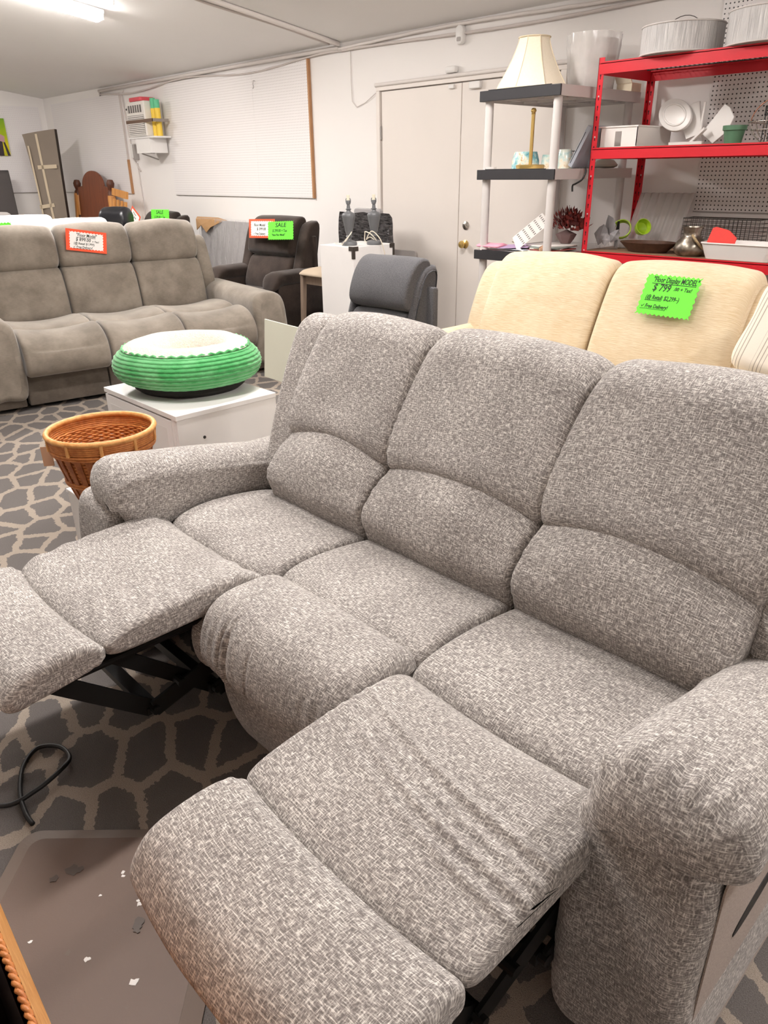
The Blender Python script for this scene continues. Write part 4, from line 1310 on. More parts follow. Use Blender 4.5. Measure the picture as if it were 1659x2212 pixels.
# board under clear film with a torn cardboard corner
bp = thing('wrapped_board', 'grey board under clear film with torn cardboard on its corner', 'board', (-7.95, 5.03, 0))
bp.rotation_euler = (-.06, 0, 0)
MB().box(-.52, .55, -.02, .02, 0.0, .96).build('board', M['greywrap'], bp, bevel=.004)
mbf = MB()
NX, NZ = 60, 24
vv = []; ff = []
for j in range(NZ + 1):
    for i in range(NX + 1):
        x = -.54 + 1.11 * i / NX; z = .98 * j / NZ
        y = -.034 - .018 * abs(math.sin(x * 22 + .8 * math.sin(z * 3) - z * 5)) ** 3 - .006 * random.random()
        vv.append((x, y, z))
for j in range(NZ):
    for i in range(NX):
        a = j * (NX + 1) + i
        ff.append((a, a + 1, a + NX + 2, a + NX + 1))
mbf.add(vv, ff).build('clear_film', film('clear_film', '#d9d5d5', alpha=.28, rough=.1, bump=.5, bscale=9, stretch=(6, 6, 1)), bp, smooth=True)
cb = MB()
cb.add([(-.58, -.05, .96), (-.2, -.06, .97), (-.05, -.03, .95), (-.22, -.075, .88), (-.30, -.085, .82), (-.42, -.08, .90), (-.52, -.08, .84), (-.58, -.03, .99), (-.2, .03, .99), (-.02, .03, .965)],
       [(0, 6, 5), (0, 5, 1), (5, 4, 3), (5, 3, 1), (3, 2, 1), (0, 1, 8, 7), (1, 2, 9, 8)])
cbo = cb.build('cardboard_corner', M['kraft'], bp)
sm = cbo.modifiers.new('thick', 'SOLIDIFY'); sm.thickness = .006

# second brown recliner, black leather chair, their signs
recliner('espresso brown recliner at the wall beside the black leather chair', (-8.72, 4.55, 0), 0.0, M['brown_dark'], W=.98, H=1.05, back_w=.60)
sign('orange-bordered card hung cornerwise between the black chair and a brown recliner', (-8.79, 4.38, 1.0), (.8, 0, -.55), (.55, .1, .8), .21, .17, True,
     [('Floor', -.05, .03, .03, .07, 0), ('$ 299', -.05, -.01, .03, .08, 0), ('+ Tax', -.02, -.05, .024, .05, 0)], (8, 6))
sign('green sale card on the recliner beside the black leather chair', (-8.40, 4.50, 1.015), (1, 0, .02), (0, .12, 1), .42, .16, False,
     [('SALE', -.09, .03, .055, .17, 0), ('$ 299.00 + Tax', -.13, -.015, .036, .25, 0), ('New Floor Model', -.14, -.055, .03, .24, 0)], (14, 7))
def black_chair():
    o = thing('leather_chair', 'black leather chair with a plump head roll near the corner', 'armchair', (-8.10, 3.66, 0), .60)
    L = M['leather']
    loft('head_roll', [(.20, .92), (.17, 1.0), (.20, 1.10), (.29, 1.145), (.38, 1.12), (.42, 1.03), (.38, .93), (.29, .89)], -.165, .165, .06, L, o, n=48, m=30,
         disp=lambda c, v, A, Bz, u: .012 * vnoise(c * 9, Bz * 10, 3))
    loft('backrest', [(.10, .45), (.12, .7), (.2, .90), (.3, .90), (.36, .7), (.3, .42)], -.19, .19, .05, L, o, n=40, m=20)
    loft('seat_cushion', [(-.36, .28), (-.38, .38), (-.3, .46), (0, .46), (.2, .44), (.2, .3), (0, .26)], -.19, .19, .04, L, o, n=40, m=20)
    for s in (-1, 1):
        x0, x1 = sorted((s * .195, s * .29)); xm = (x0 + x1) / 2
        loft('arm', [(x0, .2), (x0, .5), (x0 + .02, .58), (xm, .60), (x1 - .02, .58), (x1, .5), (x1, .2), (xm, .16)], -.32, .28, .04, L, o, axis='y', n=40, m=18)
    MB().cyl((0, 0, .04), (0, 0, .28), .04, 16).build('pedestal', M['dark_metal'], o)
    MB().lathe([(0, 0), (.28, 0), (.28, .02), (.06, .05), (0, .05)], n=32).build('base_disc', M['dark_metal'], o, smooth='auto')
black_chair()

# white tufted sofas seen over the taupe one, and a grey one behind them
M['white_cloth'] = plain('white_bouclette', '#f1ece4', .9, var=.04, bump=.3, bscale=200)
M['grey_cloth'] = plain('grey_sofa_cloth', '#98938f', .9, var=.06, bump=.3, bscale=200)
def backs_sofa(label, xb, y0, y1, mat, n, H, tuft):
    """sofa facing -x whose back is towards the room"""
    o = thing('sofa', label, 'sofa', (xb - .42, (y0 + y1) / 2, 0), pi / 2 + pi)
    L = y1 - y0
    for i in range(n):
        a = -L / 2 + L * i / n; b = a + L / n
        pr = [(.14, .46), (.12, .6), (.2, .85), (.26, H - .05), (.32, H), (.39, H - .03), (.40, H - .2), (.36, .5), (.25, .42)]
        def dd(c, v, A, Bz, u):
            if not tuft: return .004 * vnoise(c * 6, Bz * 6, 2)
            return -.012 * np.exp(-((u - .5) / .03) ** 2) * np.exp(-((Bz - (H - .06)) / .05) ** 2) + .005 * vnoise(c * 7, Bz * 7, 3)
        loft('back_cushion', pr, a + .004, b - .004, .05, mat, o, crown=.012, n=48, m=26, disp=dd)
        loft('seat_cushion', [(-.40, .30), (-.42, .40), (-.34, .47), (0, .47), (.2, .45), (.22, .34), (0, .28)], a + .004, b - .004, .04, mat, o, n=36, m=18)
    for s in (-1, 1):
        x0, x1 = sorted((s * (L / 2 + .004), s * (L / 2 + .18))); xm = (x0 + x1) / 2
        loft('arm', [(x0, .08), (x0, .5), (x0 + .03, .62), (xm, .64), (x1 - .03, .62), (x1, .5), (x1, .08), (xm, .06)], -.40, .40, .04, mat, o, axis='y', n=36, m=16)
    MB().box(-L / 2 - .15, L / 2 + .15, -.36, .42, .03, .30).build('base', mat, o, bevel=.01)
    MB().box(-L / 2, L / 2, .38, .43, .1, H - .12).build('back_shell', mat, o, bevel=.015)
    for sx in (-1, 1):
        for sy in (-1, 1):
            MB().cyl((sx * L / 2, sy * .33, 0), (sx * L / 2, sy * .33, .04), .025, 10).build('foot', M['dark_metal'], o)
    return o
backs_sofa('white tufted sofa directly behind the taupe sofa', -6.72, 1.35, 3.12, M['white_cloth'], 3, 1.115, True)
backs_sofa('white padded sofa in the second row behind the taupe sofa', -7.64, 1.40, 3.0, M['white_cloth'], 2, 1.12, False)
backs_sofa('grey sofa in the last row behind the white sofas', -9.30, 1.6, 3.2, M['grey_cloth'], 3, 1.09, False)
sign('lime green card at the picture edge on the white tufted sofa', (-6.70, 2.12, 1.075), (0, 1, 0), (-.1, 0, 1), .30, .10, False,
     [('SALE', -.1, -.02, .05, .15, 0)], (12, 4))

# leaning things in the corner
def wrapped_mattress():
    o = thing('wrapped_mattress', 'tall brown wrapped mattress with crossing tape strips leaning in the corner', 'mattress', (-11.80, 4.58, 0))
    o.rotation_euler = (-.05, 0, .62)
    W, H, T = .46, 2.03, .06
    nx, nz = 8, 24
    def px(s, z): return s * W / 2 + (0.0 if s > 0 else .10 - .16 * (z / H) ** 2.2)
    v = []; f = []
    for j in range(nz + 1):
        z = H * j / nz
        for i in range(nx + 1):
            s = -1 + 2 * i / nx
            x = px(-1, z) + (px(1, z) - px(-1, z)) * (i / nx)
            v.append((x, -.03 * math.cos(s * 1.4), z + (.03 * s if j == nz else 0)))
    M0 = len(v)
    v += [(p[0], p[1] + T, p[2]) for p in v[:M0]]
    for j in range(nz):
        for i in range(nx):
            a = j * (nx + 1) + i
            f.append((a, a + 1, a + nx + 2, a + nx + 1)); f.append((M0 + a, M0 + a + nx + 1, M0 + a + nx + 2, M0 + a + 1))
    MB().add(v, f).build('front_and_back', M['foam_wrap'], o, smooth='auto')
    sd = MB()
    for j in range(nz):
        for i in (0, nx):
            a = j * (nx + 1) + i; b = a + nx + 1
            sd.add([v[a], v[b], v[M0 + b], v[M0 + a]], [(0, 1, 2, 3)])
    for i in range(nx):
        a = nz * (nx + 1) + i
        sd.add([v[a], v[a + 1], v[M0 + a + 1], v[M0 + a]], [(0, 1, 2, 3)])
    sd.build('edge_band', M['foam_edge'], o)
    def strip(p, q, w=.045):
        MB().bar((p[0], -.036, p[1]), (q[0], -.036, q[1]), w, .004, up=(0, 1, 0)).build('tape_strip', M['tape'], o)
    strip((-.05, 2.0), (0, 1.2), .035); strip((0, 1.2), (.04, .7), .035); strip((.04, .7), (.10, .2), .035)
    strip((-.10, 1.57), (.20, 1.58), .05); strip((-.17, 1.04), (.07, 1.07), .05); strip((-.06, .64), (.20, .63), .05)
    strip((-.20, 1.85), (-.15, 1.2), .025); strip((-.15, 1.2), (-.12, .6), .025)
wrapped_mattress()

def headboard():
    o = thing('headboard', 'brown arched wooden headboard with turned posts leaning on the wall', 'headboard', (-11.29, 4.98, .02))
    o.rotation_euler = (-.06, 0, 0)
    pts = [(-.50, .25), (.50, .25), (.50, 1.28)]
    for i in range(17):
        a = pi * i / 16
        pts.append((.34 * math.cos(a), 1.30 + .20 * math.sin(a)))
    pts += [(-.50, 1.28)]
    MB().prism(pts, -.018, .018, Matrix(((1, 0, 0, 0), (0, 0, -1, 0), (0, 1, 0, 0), (0, 0, 0, 1)))).build('panel', M['wood_brown'], o, bevel=.006)
    for s in (-1, 1):
        p = MB().lathe([(.0, 0), (.04, 0), (.03, .1), (.045, .4), (.03, .45), (.05, .75), (.03, .82), (.045, 1.0), (.05, 1.22), (.03, 1.25), (.05, 1.30), (.055, 1.335), (.035, 1.38), (0, 1.385)], n=20)
        po = p.build('post', M['wood_dark'], o, smooth='auto', loc=(s * .55, 0, 0))
        MB().lathe([(.046, .5), (.053, .74), (.046, .76)], n=16, cap=False).build('post_sleeve', M['wood_orange'], po, smooth='auto')
        MB().lathe([(.046, .9), (.053, 1.15), (.046, 1.2)], n=16, cap=False).build('post_sleeve', M['wood_orange'], po, smooth='auto')
    MB().bar((-.62, -.06, .1), (-.54, -.04, 1.2), .05, .03, up=(0, 1, 0)).build('side_rail', M['wood_orange'], o)
headboard()
def chair_back():
    o = thing('chair_frame', 'small golden oak slatted frame beside the brown headboard', 'wood frame', (-10.42, 4.83, 0))
    o.rotation_euler = (-.1, .12, 0)
    for x in (-.16, -.055, .055, .16):
        MB().box(x - .02, x + .02, -.015, .015, .0, 1.16).build('slat', M['wood_orange'], o, bevel=.003)
    MB().box(-.2, .2, -.02, .02, 1.20, 1.29).build('top_rail', M['wood_orange'], o, bevel=.004)
chair_back()
hbx = thing('upholstered_headboard', 'dark charcoal upholstered headboard standing at the end wall', 'headboard', (-12.62, 3.75, 0))
hbx.rotation_euler = (0, -.06, 0)
loft('padded_panel', [(-.05, .02), (-.06, .7), (-.05, 1.44), (0, 1.49), (.05, 1.44), (.05, .02)], -.62, .66, .02, plain('charcoal_felt', '#5b5655', .9, var=.06), hbx, axis='y', n=40, m=18)

# picture on the end wall
def picture():
    o = thing('wall_picture', 'bright green and yellow picture on the end wall', 'picture', (-12.876, 4.1, 1.74))
    t = NT('green_yellow_print')
    v = t.coord('Object')
    sp = t.n('ShaderNodeSeparateXYZ'); t.l(v, sp.inputs[0])
    n = t.noise(v, 3.0, 2).outputs[0]
    f = t.math('ADD', sp.outputs['Z'], t.math('MULTIPLY', n, .35))
    t.set(color=t.ramp(f, [(.12, S('#b8b81a')), (.38, S('#e2d40c')), (.55, S('#9fbf12')), (.70, S('#4f9a1a'))]), rough=.5)
    MB().box(0, .02, -.45, .45, 0, .50).build('canvas', t.m, o)
    dk = plain('print_dark', '#3b2f33', .5); pk = plain('print_pink', '#c79aa0', .5)
    MB().prism([(.26, 0), (.36, 0), (.37, .2), (.31, .22)], .0202, .0206, Matrix(((0, 0, 1, 0), (1, 0, 0, 0), (0, 1, 0, 0), (0, 0, 0, 1)))).build('printed_stem', dk, o)
    MB().prism([(.38, .18), (.40, .2), (.45, 0), (.41, 0)], .0202, .0206, Matrix(((0, 0, 1, 0), (1, 0, 0, 0), (0, 1, 0, 0), (0, 0, 0, 1)))).build('printed_stem', dk, o)
    MB().prism([(.33, .2), (.40, .18), (.41, .26), (.36, .29), (.32, .26)], .0204, .0208, Matrix(((0, 0, 1, 0), (1, 0, 0, 0), (0, 1, 0, 0), (0, 0, 0, 1)))).build('printed_blossom', pk, o)
picture()

# air conditioner on its bracket
def air_conditioner():
    o = thing('air_conditioner', 'white window air conditioner strapped to a wall bracket', 'air conditioner', (-9.535, 5.07, 1.885))
    x0, x1, y0, y1, h = -.235, .235, -.12, .125, .385
    W = plain('aged_white_plastic', '#e3ded7', .5, var=.05)
    MB().box(x0, x1, y0, y1, 0, h).build('case', W, o, bevel=.012)
    dk = plain('grille_shadow', '#6b6662', .7)
    MB().box(x0 + .05, x1 - .07, y0 - .004, y0, .265, .345).build('outlet_grille', dk, o)
    for i in range(6):
        x = x0 + .065 + i * .058
        MB().box(x, x + .01, y0 - .008, y0 - .003, .265, .345).build('outlet_vane', W, o)
    MB().box(x0 + .03, x1 - .03, y0 - .003, y0, .02, .235).build('intake_grille', dk, o)
    for i in range(11):
        z = .022 + i * .0195
        MB().box(x0 + .03, x1 - .03, y0 - .009, y0 - .002, z, z + .012).build('louvre', W, o)
    MB().box(x0 + .012, x0 + .035, y0 - .006, y0, .30, .32).build('control_knob', M['dark_metal'], o)
    MB().box(x0 - .006, x1 + .2, y0 - .014, y0 - .009, .15, .185).build('strap', plain('brown_strap', '#6d5647', .7), o)
    MB().box(x1 + .195, x1 + .2, y0 - .014, y0 + .2, .15, .185).build('strap', plain('brown_strap2', '#8f857c', .7), o)
air_conditioner()
tag(MB().prism(rrect(-.16, .14, -.1, .1, .03, 4), 0, .045).build('red_tray', plain('red_plastic', '#d8525c', .5), bevel=.01, smooth='auto', loc=(-9.53, 5.06, 2.272)),
    'small red plastic tray on top of the air conditioner', 'tray')
for i, (x, y, lab) in enumerate(((-9.255, 5.05, 'green and yellow tube strapped against the side of the air conditioner'), (-9.18, 5.06, 'green and yellow tube further from the air conditioner case'))):
    tb = thing('foam_tube', lab, 'tube', (x, y, 1.885))
    MB().cyl((0, 0, 0), (0, 0, .30), .034, 16).build('yellow_sleeve', plain('yellow_plastic', '#f0cb45', .5), tb, smooth='auto')
    MB().cyl((0, 0, .30), (0, 0, .41 - .02 * i), .032, 16).build('green_end', plain('green_plastic', '#5fbf8f', .5), tb, smooth='auto')
br = thing('wall_bracket', 'white steel bracket shelf under the air conditioner', 'bracket', (-9.40, 5.05, 1.70))
MB().box(-.34, .28, -.12, .12, .165, .183).build('shelf', M['white_metal'], br)
MB().box(-.2, .16, -.11, -.09, .0, .165).build('front_plate', M['white_metal'], br)
for x in (-.2, .14):
    MB().box(x, x + .02, -.09, .12, 0, .165).build('side_plate', M['white_metal'], br)
MB().bar((-.1, -.1, -.002), (-.1, .12, -.07), .02, .012).build('brace', M['grey_plastic'], br)
MB().box(-.24, .1, -.125, 0, .1835, .1845).build('dust_sheet', M['greywrap'], br)
th = thing('thermostat', 'grey and white thermostat box on the wall beside the air conditioner', 'thermostat', (-10.12, 5.2, 1.66))
MB().box(-.08, .04, -.05, 0, 0, .17).build('body', M['white_metal'], th, bevel=.006)
MB().box(-.0, .06, -.055, -.001, -.02, .16).build('cover', M['grey_plastic'], th, bevel=.004)

# ---------------------------------------------------------------- plastic shelving
M['shelf_grey'] = plain('pale_grey_plastic', '#cfc9c6', .5, var=.04)
M['shelf_black'] = plain('black_plastic', '#2c2b2e', .5, var=.08)
M['red_paint'] = plain('red_powder_coat', '#d3202e', .38, var=.06)
M['red_shadow'] = plain('slot_dark', '#3a0a0d', .7)
M['particle'] = plain('particle_board', '#8a6a50', .8, var=.15, nscale=60)
M['wire'] = plain('grey_wire', '#55504c', .4, metal=.6)
M['white_plastic'] = plain('white_plastic', '#f0ece8', .35, var=.03)

def plastic_shelving():
    o = thing('plastic_shelving', 'pale grey plastic shelving unit with black front edges', 'shelving', (-3.165, 4.66, 0))
    x0, x1, y0, y1 = -.305, .305, -.46, .46
    tops = (.47, .96, 1.46, 1.915)
    for zt in tops:
        sh = MB().box(x0 + .012, x1 - .012, y0 + .012, y1 - .012, zt - .018, zt).build('shelf_deck', M['shelf_grey'], o)
        MB().box(x0, x1, y0, y0 + .012, zt - .058, zt + .002).build('front_edge', M['shelf_black'], sh, bevel=.003)
        MB().box(x0 + .07, x1 - .07, y0 - .001, y0 + .012, zt + .002, zt + .006).build('front_lip', M['shelf_black'], sh)
        MB().box(x1 - .012, x1, y0 + .012, y1, zt - .058, zt + .002).build('side_edge', M['shelf_grey'], sh)
        MB().box(x0, x0 + .012, y0 + .012, y1, zt - .058, zt + .002).build('side_edge', M['shelf_grey'], sh)
        MB().box(x0, x1, y1, y1 + .012, zt - .058, zt + .002).build('back_edge', M['shelf_grey'], sh)
        rib = MB()
        for k in range(5):
            y = y0 + .1 + k * .18
            rib.box(x0 + .012, x1 - .012, y - .004, y + .004, zt - .05, zt - .018)
        for k in range(3):
            x = x0 + .12 + k * .18
            rib.box(x - .004, x + .004, y0 + .012, y1 - .012, zt - .05, zt - .018)
        rib.build('under_ribs', M['shelf_grey'], sh)
    prev = 0
    for zt in tops:
        for sx in (x0 + .045, x1 - .045):
            for sy in (y0 + .05, y1 - .05):
                MB().cyl((sx, sy, prev), (sx, sy, zt - .05), .027, 16).build('post', M['shelf_grey'], o, smooth='auto')
        prev = zt
plastic_shelving()

# ---------------------------------------------------------------- red steel shelving
def red_shelving():
    o = thing('steel_shelving', 'red boltless steel shelving unit with slotted posts', 'shelving', (-1.88, 4.805, 0))
    x0, x1, y0, y1 = -.92, .92, -.315, .315
    for sx, ex in ((x0, 1), (x1, -1)):
        for sy, ey in ((y0, 1), (y1, -1)):
            xa, xb = sorted((sx, sx + ex * .003)); ya, yb = sorted((sy, sy + ey * .038))
            p = MB().box(xa, xb, ya, yb, 0, 2.06)
            xa, xb = sorted((sx, sx + ex * .038)); ya, yb = sorted((sy, sy + ey * .003))
            p.box(xa, xb, ya, yb, 0, 2.06)
            po = p.build('post', M['red_paint'], o)
            k = MB(); w = MB()
            n = 37
            for i in range(n):
                z = .03 + i * .055
                yf = sy + ey * .0015
                tgt = w if i % 4 == 1 else k
                tgt.prism([(sx + ex * .019 + .005 * math.cos(a), z + .012 + .006 * math.sin(a)) for a in np.linspace(0, 2 * pi, 8, endpoint=False)], -.0022, .0022,
                        Matrix(((1, 0, 0, 0), (0, 0, -1, yf), (0, 1, 0, 0), (0, 0, 0, 1))))
                k.prism([(sx + ex * .019 - .0025, z - .008), (sx + ex * .019 + .0025, z - .008), (sx + ex * .019 + .0025, z + .01), (sx + ex * .019 - .0025, z + .01)], -.0022, .0022,
                        Matrix(((1, 0, 0, 0), (0, 0, -1, yf), (0, 1, 0, 0), (0, 0, 0, 1))))
                xf = sx + ex * .0015
                k.prism([(sy + ey * .019 + .005 * math.cos(a), z + .012 + .009 * math.sin(a)) for a in np.linspace(0, 2 * pi, 8, endpoint=False)], -.0022, .0022,
                        Matrix(((0, 0, 1, xf), (1, 0, 0, 0), (0, 1, 0, 0), (0, 0, 0, 1))))
            so = k.build('keyhole_slots', M['red_shadow'], po); so['kind'] = 'stuff'
            so = w.build('keyhole_glints', M['shelf_grey'], po); so['kind'] = 'stuff'
    for zt, hgt, deck in ((.975, .06, 'board'), (1.578, .062, 'board'), (2.038, .065, 'wire'), (.40, .06, 'board')):
        for (xa, xb, ya, yb) in ((x0 + .012, x1 - .012, y0 - .004, y0 - .001), (x0 + .012, x1 - .012, y1 - .010, y1 - .007)):
            b = MB().box(xa, xb, ya, yb, zt - hgt, zt)
            b.box(xa, xb, ya if ya < 0 else ya - .02, yb + .02 if ya < 0 else yb, zt - .012, zt - .008)
            b.build('beam', M['red_paint'], o)
        for xx in (x0 + .004, x1 - .007):
            MB().box(xx, xx + .003, y0 + .004, y1 - .01, zt - hgt, zt).build('end_beam', M['red_paint'], o)
        if deck == 'board':
            MB().box(x0 + .008, x1 - .008, y0 + .0, y1 - .011, zt - .007, zt + .001).build('shelf_deck', M['particle'], o)
        else:
            wd = MB()
            for i in range(60):
                x = x0 + .02 + (x1 - x0 - .04) * i / 59
                wd.cyl((x, y0 + .002, zt - .003), (x, y1 - .012, zt - .003), .0022, 5)
            for i in range(5):
                y = y0 + .06 + i * .125
                wd.cyl((x0 + .01, y, zt - .007), (x1 - .01, y, zt - .007), .0028, 5)
            wo = wd.build('wire_deck', M['wire'], o)
red_shelving()

# ---------------------------------------------------------------- things on the plastic shelving
def lampshade():
    o = thing('lampshade', 'cream bell lampshade on top of the plastic shelving', 'lampshade', (-3.265, 4.47, 1.922), .2)
    t = NT('cream_shade_cloth'); n = t.noise(t.coord('Object'), 120, 2).outputs[0]
    t.set(color=t.mix(n, S('#ece0c8'), S('#f6ecd8')), rough=.9); t.bump(n, .15, .002)
    H = .29; NP = 8
    def R(t_): return .098 + .142 * (1 - t_) ** 1.35
    trim = plain('shade_trim', '#e2d3b6', .8)
    for i in range(NP):
        a0, a1 = 2 * pi * i / NP, 2 * pi * (i + 1) / NP
        v = []; f = []
        K, J = 12, 4
        for k in range(K + 1):
            z = H * k / K; r = R(k / K)
            for j in range(J + 1):
                u = j / J
                p = Vector((r * math.cos(a0), r * math.sin(a0), z)).lerp(Vector((r * math.cos(a1), r * math.sin(a1), z)), u)
                q = Vector((p.x, p.y, 0)); q = q * (1 + .018 * math.sin(pi * u))
                v.append((q.x, q.y, z))
        for k in range(K):
            for j in range(J):
                a = k * (J + 1) + j
                f.append((a, a + 1, a + J + 2, a + J + 1))
        MB().add(v, f).build('shade_panel', t.m, o, smooth=True)
        MB().tube([(R(k / 10) * math.cos(a0), R(k / 10) * math.sin(a0), H * k / 10) for k in range(11)], .0028, 6).build('seam_piping', trim, o, smooth=True)
    for z, r in ((.004, R(0)), (H, R(1))):
        MB().tube([(r * 1.0 * math.cos(2 * pi * i / 48), r * math.sin(2 * pi * i / 48), z) for i in range(48)], .004, 6, closed=True).build('hem', trim, o, smooth=True)
lampshade()
def wrapped_shade():
    o = thing('wrapped_lampshade', 'white lampshade in a clear plastic bag behind the bell lampshade', 'lampshade', (-3.09, 4.88, 1.922))
    MB().lathe([(.13, 0), (.15, .29)], n=40, cap=False).build('shade_wall', plain('white_shade', '#ece6e2', .85), o, smooth=True)
    prof = [(0, .002), (.14, .002), (.15, .1), (.165, .25), (.165, .325)]
    MB().lathe(prof, n=64, cap=False, wob=lambda a, t: 1 + .05 * math.sin(a * 9) * t + .03 * math.sin(a * 23 + 9 * t) + .02 * random.random()).build('plastic_bag', film('bag_film', '#f7f4f2', alpha=.5, rough=.12, bump=.12, bscale=9, vary=.05), o, smooth=True)
wrapped_shade()
bx = thing('cream_tray', 'cream folded card box behind the red post on the plastic shelving', 'box', (-2.905, 5.055, 1.917))
MB().box(-.06, .05, -.06, .06, 0, .05).build('body', plain('cream_card', '#eadfc6', .8), bx, bevel=.002)
MB().box(-.06, .05, -.004, .004, 0, .10).build('flap', plain('cream_card_light', '#f3e9d3', .8), bx, loc=(0, -.062, .05), rot=(.7, 0, 0))

def paper_holder():
    o = thing('paper_towel_holder', 'brass upright paper towel holder on the plastic shelving', 'holder', (-3.125, 4.315, 1.463))
    MB().lathe([(0, 0), (.088, 0), (.09, .008), (.092, .022), (.086, .026), (0, .027)], n=40).build('base', M['brass'], o, smooth='auto')
    MB().cyl((0, 0, .025), (0, 0, .31), .0115, 20).build('rod', M['brass'], o, smooth='auto')
    MB().lathe([(.0115, .31), (.014, .313), (.011, .318), (.017, .328), (.017, .335), (.011, .345), (0, .348)], n=24).build('finial', M['brass'], o, smooth='auto')
paper_holder()
def art_glass(name, c):
    t = NT(name)
    v = t.coord('Object')
    n = t.noise(v, 16, 4, .65).outputs[0]
    t.set(color=t.ramp(n, [(.34, S(c[0])), (.47, S(c[1])), (.58, S(c[2])), (.68, S(c[3]))]), rough=.15)
    return t.m
AG = art_glass('teal_art_glass', ('#4f8f9c', '#9cc7c9', '#e6e0cc', '#b98f5c')); AG2 = art_glass('pale_art_glass', ('#9cc5c4', '#d4e2da', '#efe6d2', '#d5b98f'))
def glass_shade(label, loc, r0, r1, h, mat):
    o = thing('glass_shade', label, 'glass shade', loc)
    MB().lathe([(r0, 0), (r0 * .98, h * .5), (r1, h), (r1 - .004, h), (r0 * .98 - .005, h * .5), (r0 - .005, 0)], n=32, cap=False).build('shade_wall', mat, o, smooth='auto')
    MB().tube([(r0 * math.cos(2 * pi * i / 32), r0 * math.sin(2 * pi * i / 32), .002) for i in range(32)], .002, 5, closed=True).build('rim', mat, o, smooth=True)
glass_shade('teal marbled glass shade behind the brass holder', (-3.30, 4.50, 1.463), .092, .075, .105, AG)
glass_shade('small pale marbled glass shade hidden by the shelving post', (-3.16, 4.56, 1.463), .045, .04, .085, AG2)
glass_shade('pale aqua glass shade standing beside the wire rack', (-3.06, 4.60, 1.463), .055, .04, .115, AG2)
MBd = MB().lathe([(0, .003), (.035, .003), (.04, .018), (.036, .018), (.032, .008), (0, .008)], n=24, cap=False)
tag(MBd.build('small_dish', M['white_plastic'], smooth='auto', loc=(-3.40, 4.26, 1.461)), 'tiny white dish at the corner of the plastic shelving', 'dish')
def wire_rack():
    o = thing('wire_rack', 'small dark wire rack behind the pale glass shade', 'rack', (-3.13, 4.88, 1.463))
    b = MB()
    for z in (.003, .06, .11): b.tube([(-.1, 0, z), (.1, 0, z), (.1, .1, z), (-.1, .1, z)], .0025, 5, closed=True)
    b.build('frame_wire', M['wire'], o)
    for i in range(9):
        x = -.1 + .2 * i / 8
        MB().cyl((x, 0, 0), (x, 0, .11), .0018, 5).build('upright_wire', M['wire'], o)
wire_rack()
fo = thing('ring_binder', 'blue-grey ring binder leaning between the two shelving units', 'binder', (-2.985, 4.55, 1.475))
MB().box(-.016, .016, -.0, .24, 0, .26).build('cover', plain('blue_grey_card', '#aeb3bd', .6), fo, bevel=.003)
MB().box(-.009, -.006, -.002, .0, .02, .22).build('spine_gap', M['dark_metal'], fo)
fo.rotation_euler = (0, .50, 0)
tag(MB().lathe([(0, 0), (.07, .002), (.10, .012), (.105, .022), (.07, .05), (.03, .058), (0, .06)], n=32, sx=.7).build('serving_cover', plain('taupe_cover', '#a79f90', .4), smooth='auto', loc=(-2.945, 4.92, 1.462)),
    'low taupe domed cover near the back of the plastic shelving', 'cover')
# cable tie on the red post
zt = smooth_path([(-2.815, 4.47, 1.47), (-2.80, 4.455, 1.44), (-2.812, 4.44, 1.40), (-2.85, 4.43, 1.375), (-2.87, 4.43, 1.365), (-2.868, 4.428, 1.33)])
tag(MB().tube(zt, .0055, 6).build('cable_tie', M['rubber'], smooth=True), 'black cable tie fastened round the red shelving post', 'cable tie')

# lower plastic shelf: papers, calendar, flowers
def sheet(name, label, cat, loc, w, d, h, mat, rot):
    return tag(MB().box(-w / 2, w / 2, -d / 2, d / 2, 0, h).build(name, mat, bevel=min(.002, h * .3), loc=loc, rot=rot), label, cat)
PK = plain('pink_paper', '#f0a3b8', .6); PU = plain('lilac_paper', '#bfa3c9', .7); BG = plain('pale_blue_paper', '#c3cbd3', .7)
po = thing('pink_pouch', 'puffy pink pouch at the front corner of the lower plastic shelf', 'pouch', (-3.385, 4.30, .972), .1)
loft('pouch_body', [(-.06, .006), (-.07, .016), (0, .032), (.07, .016), (.06, .004), (0, .002)], -.10, .09, .02, PK, po, n=32, m=24, disp=lambda c, v, A, Bz, u: .004 * vnoise(c * 30, A * 30, 2))
sheet('envelope', 'lilac envelope lying beside the pink pouch', 'envelope', (-3.22, 4.34, .985), .23, .13, .006, PU, (.08, -.06, .25))
sheet('envelope', 'pale blue envelope under the lilac one', 'envelope', (-3.21, 4.36, .970), .25, .15, .005, BG, (0.02, 0, -.15))
for i, (x, y, z, c, r, lab) in enumerate(((-3.02, 4.45, .963, '#d8d2cc', .2, 'lowest grey magazine of the pile behind the calendar'), (-3.0, 4.44, .971, '#b45a55', -.1, 'magazine with a reddish cover in the pile behind the calendar'),
                                     (-3.02, 4.46, .979, '#e9e4dd', .3, 'cream magazine in the pile behind the calendar'), (-2.99, 4.45, .987, '#8f9a94', .05, 'grey-green magazine in the pile behind the calendar'),
                                     (-3.01, 4.45, .995, '#efeae4', -.25, 'top white magazine of the pile behind the calendar'))):
    sheet('magazine', lab, 'magazine', (x, y, z), .21, .26, .0075, plain('magazine_%d' % i, c, .5), (0, 0, r))
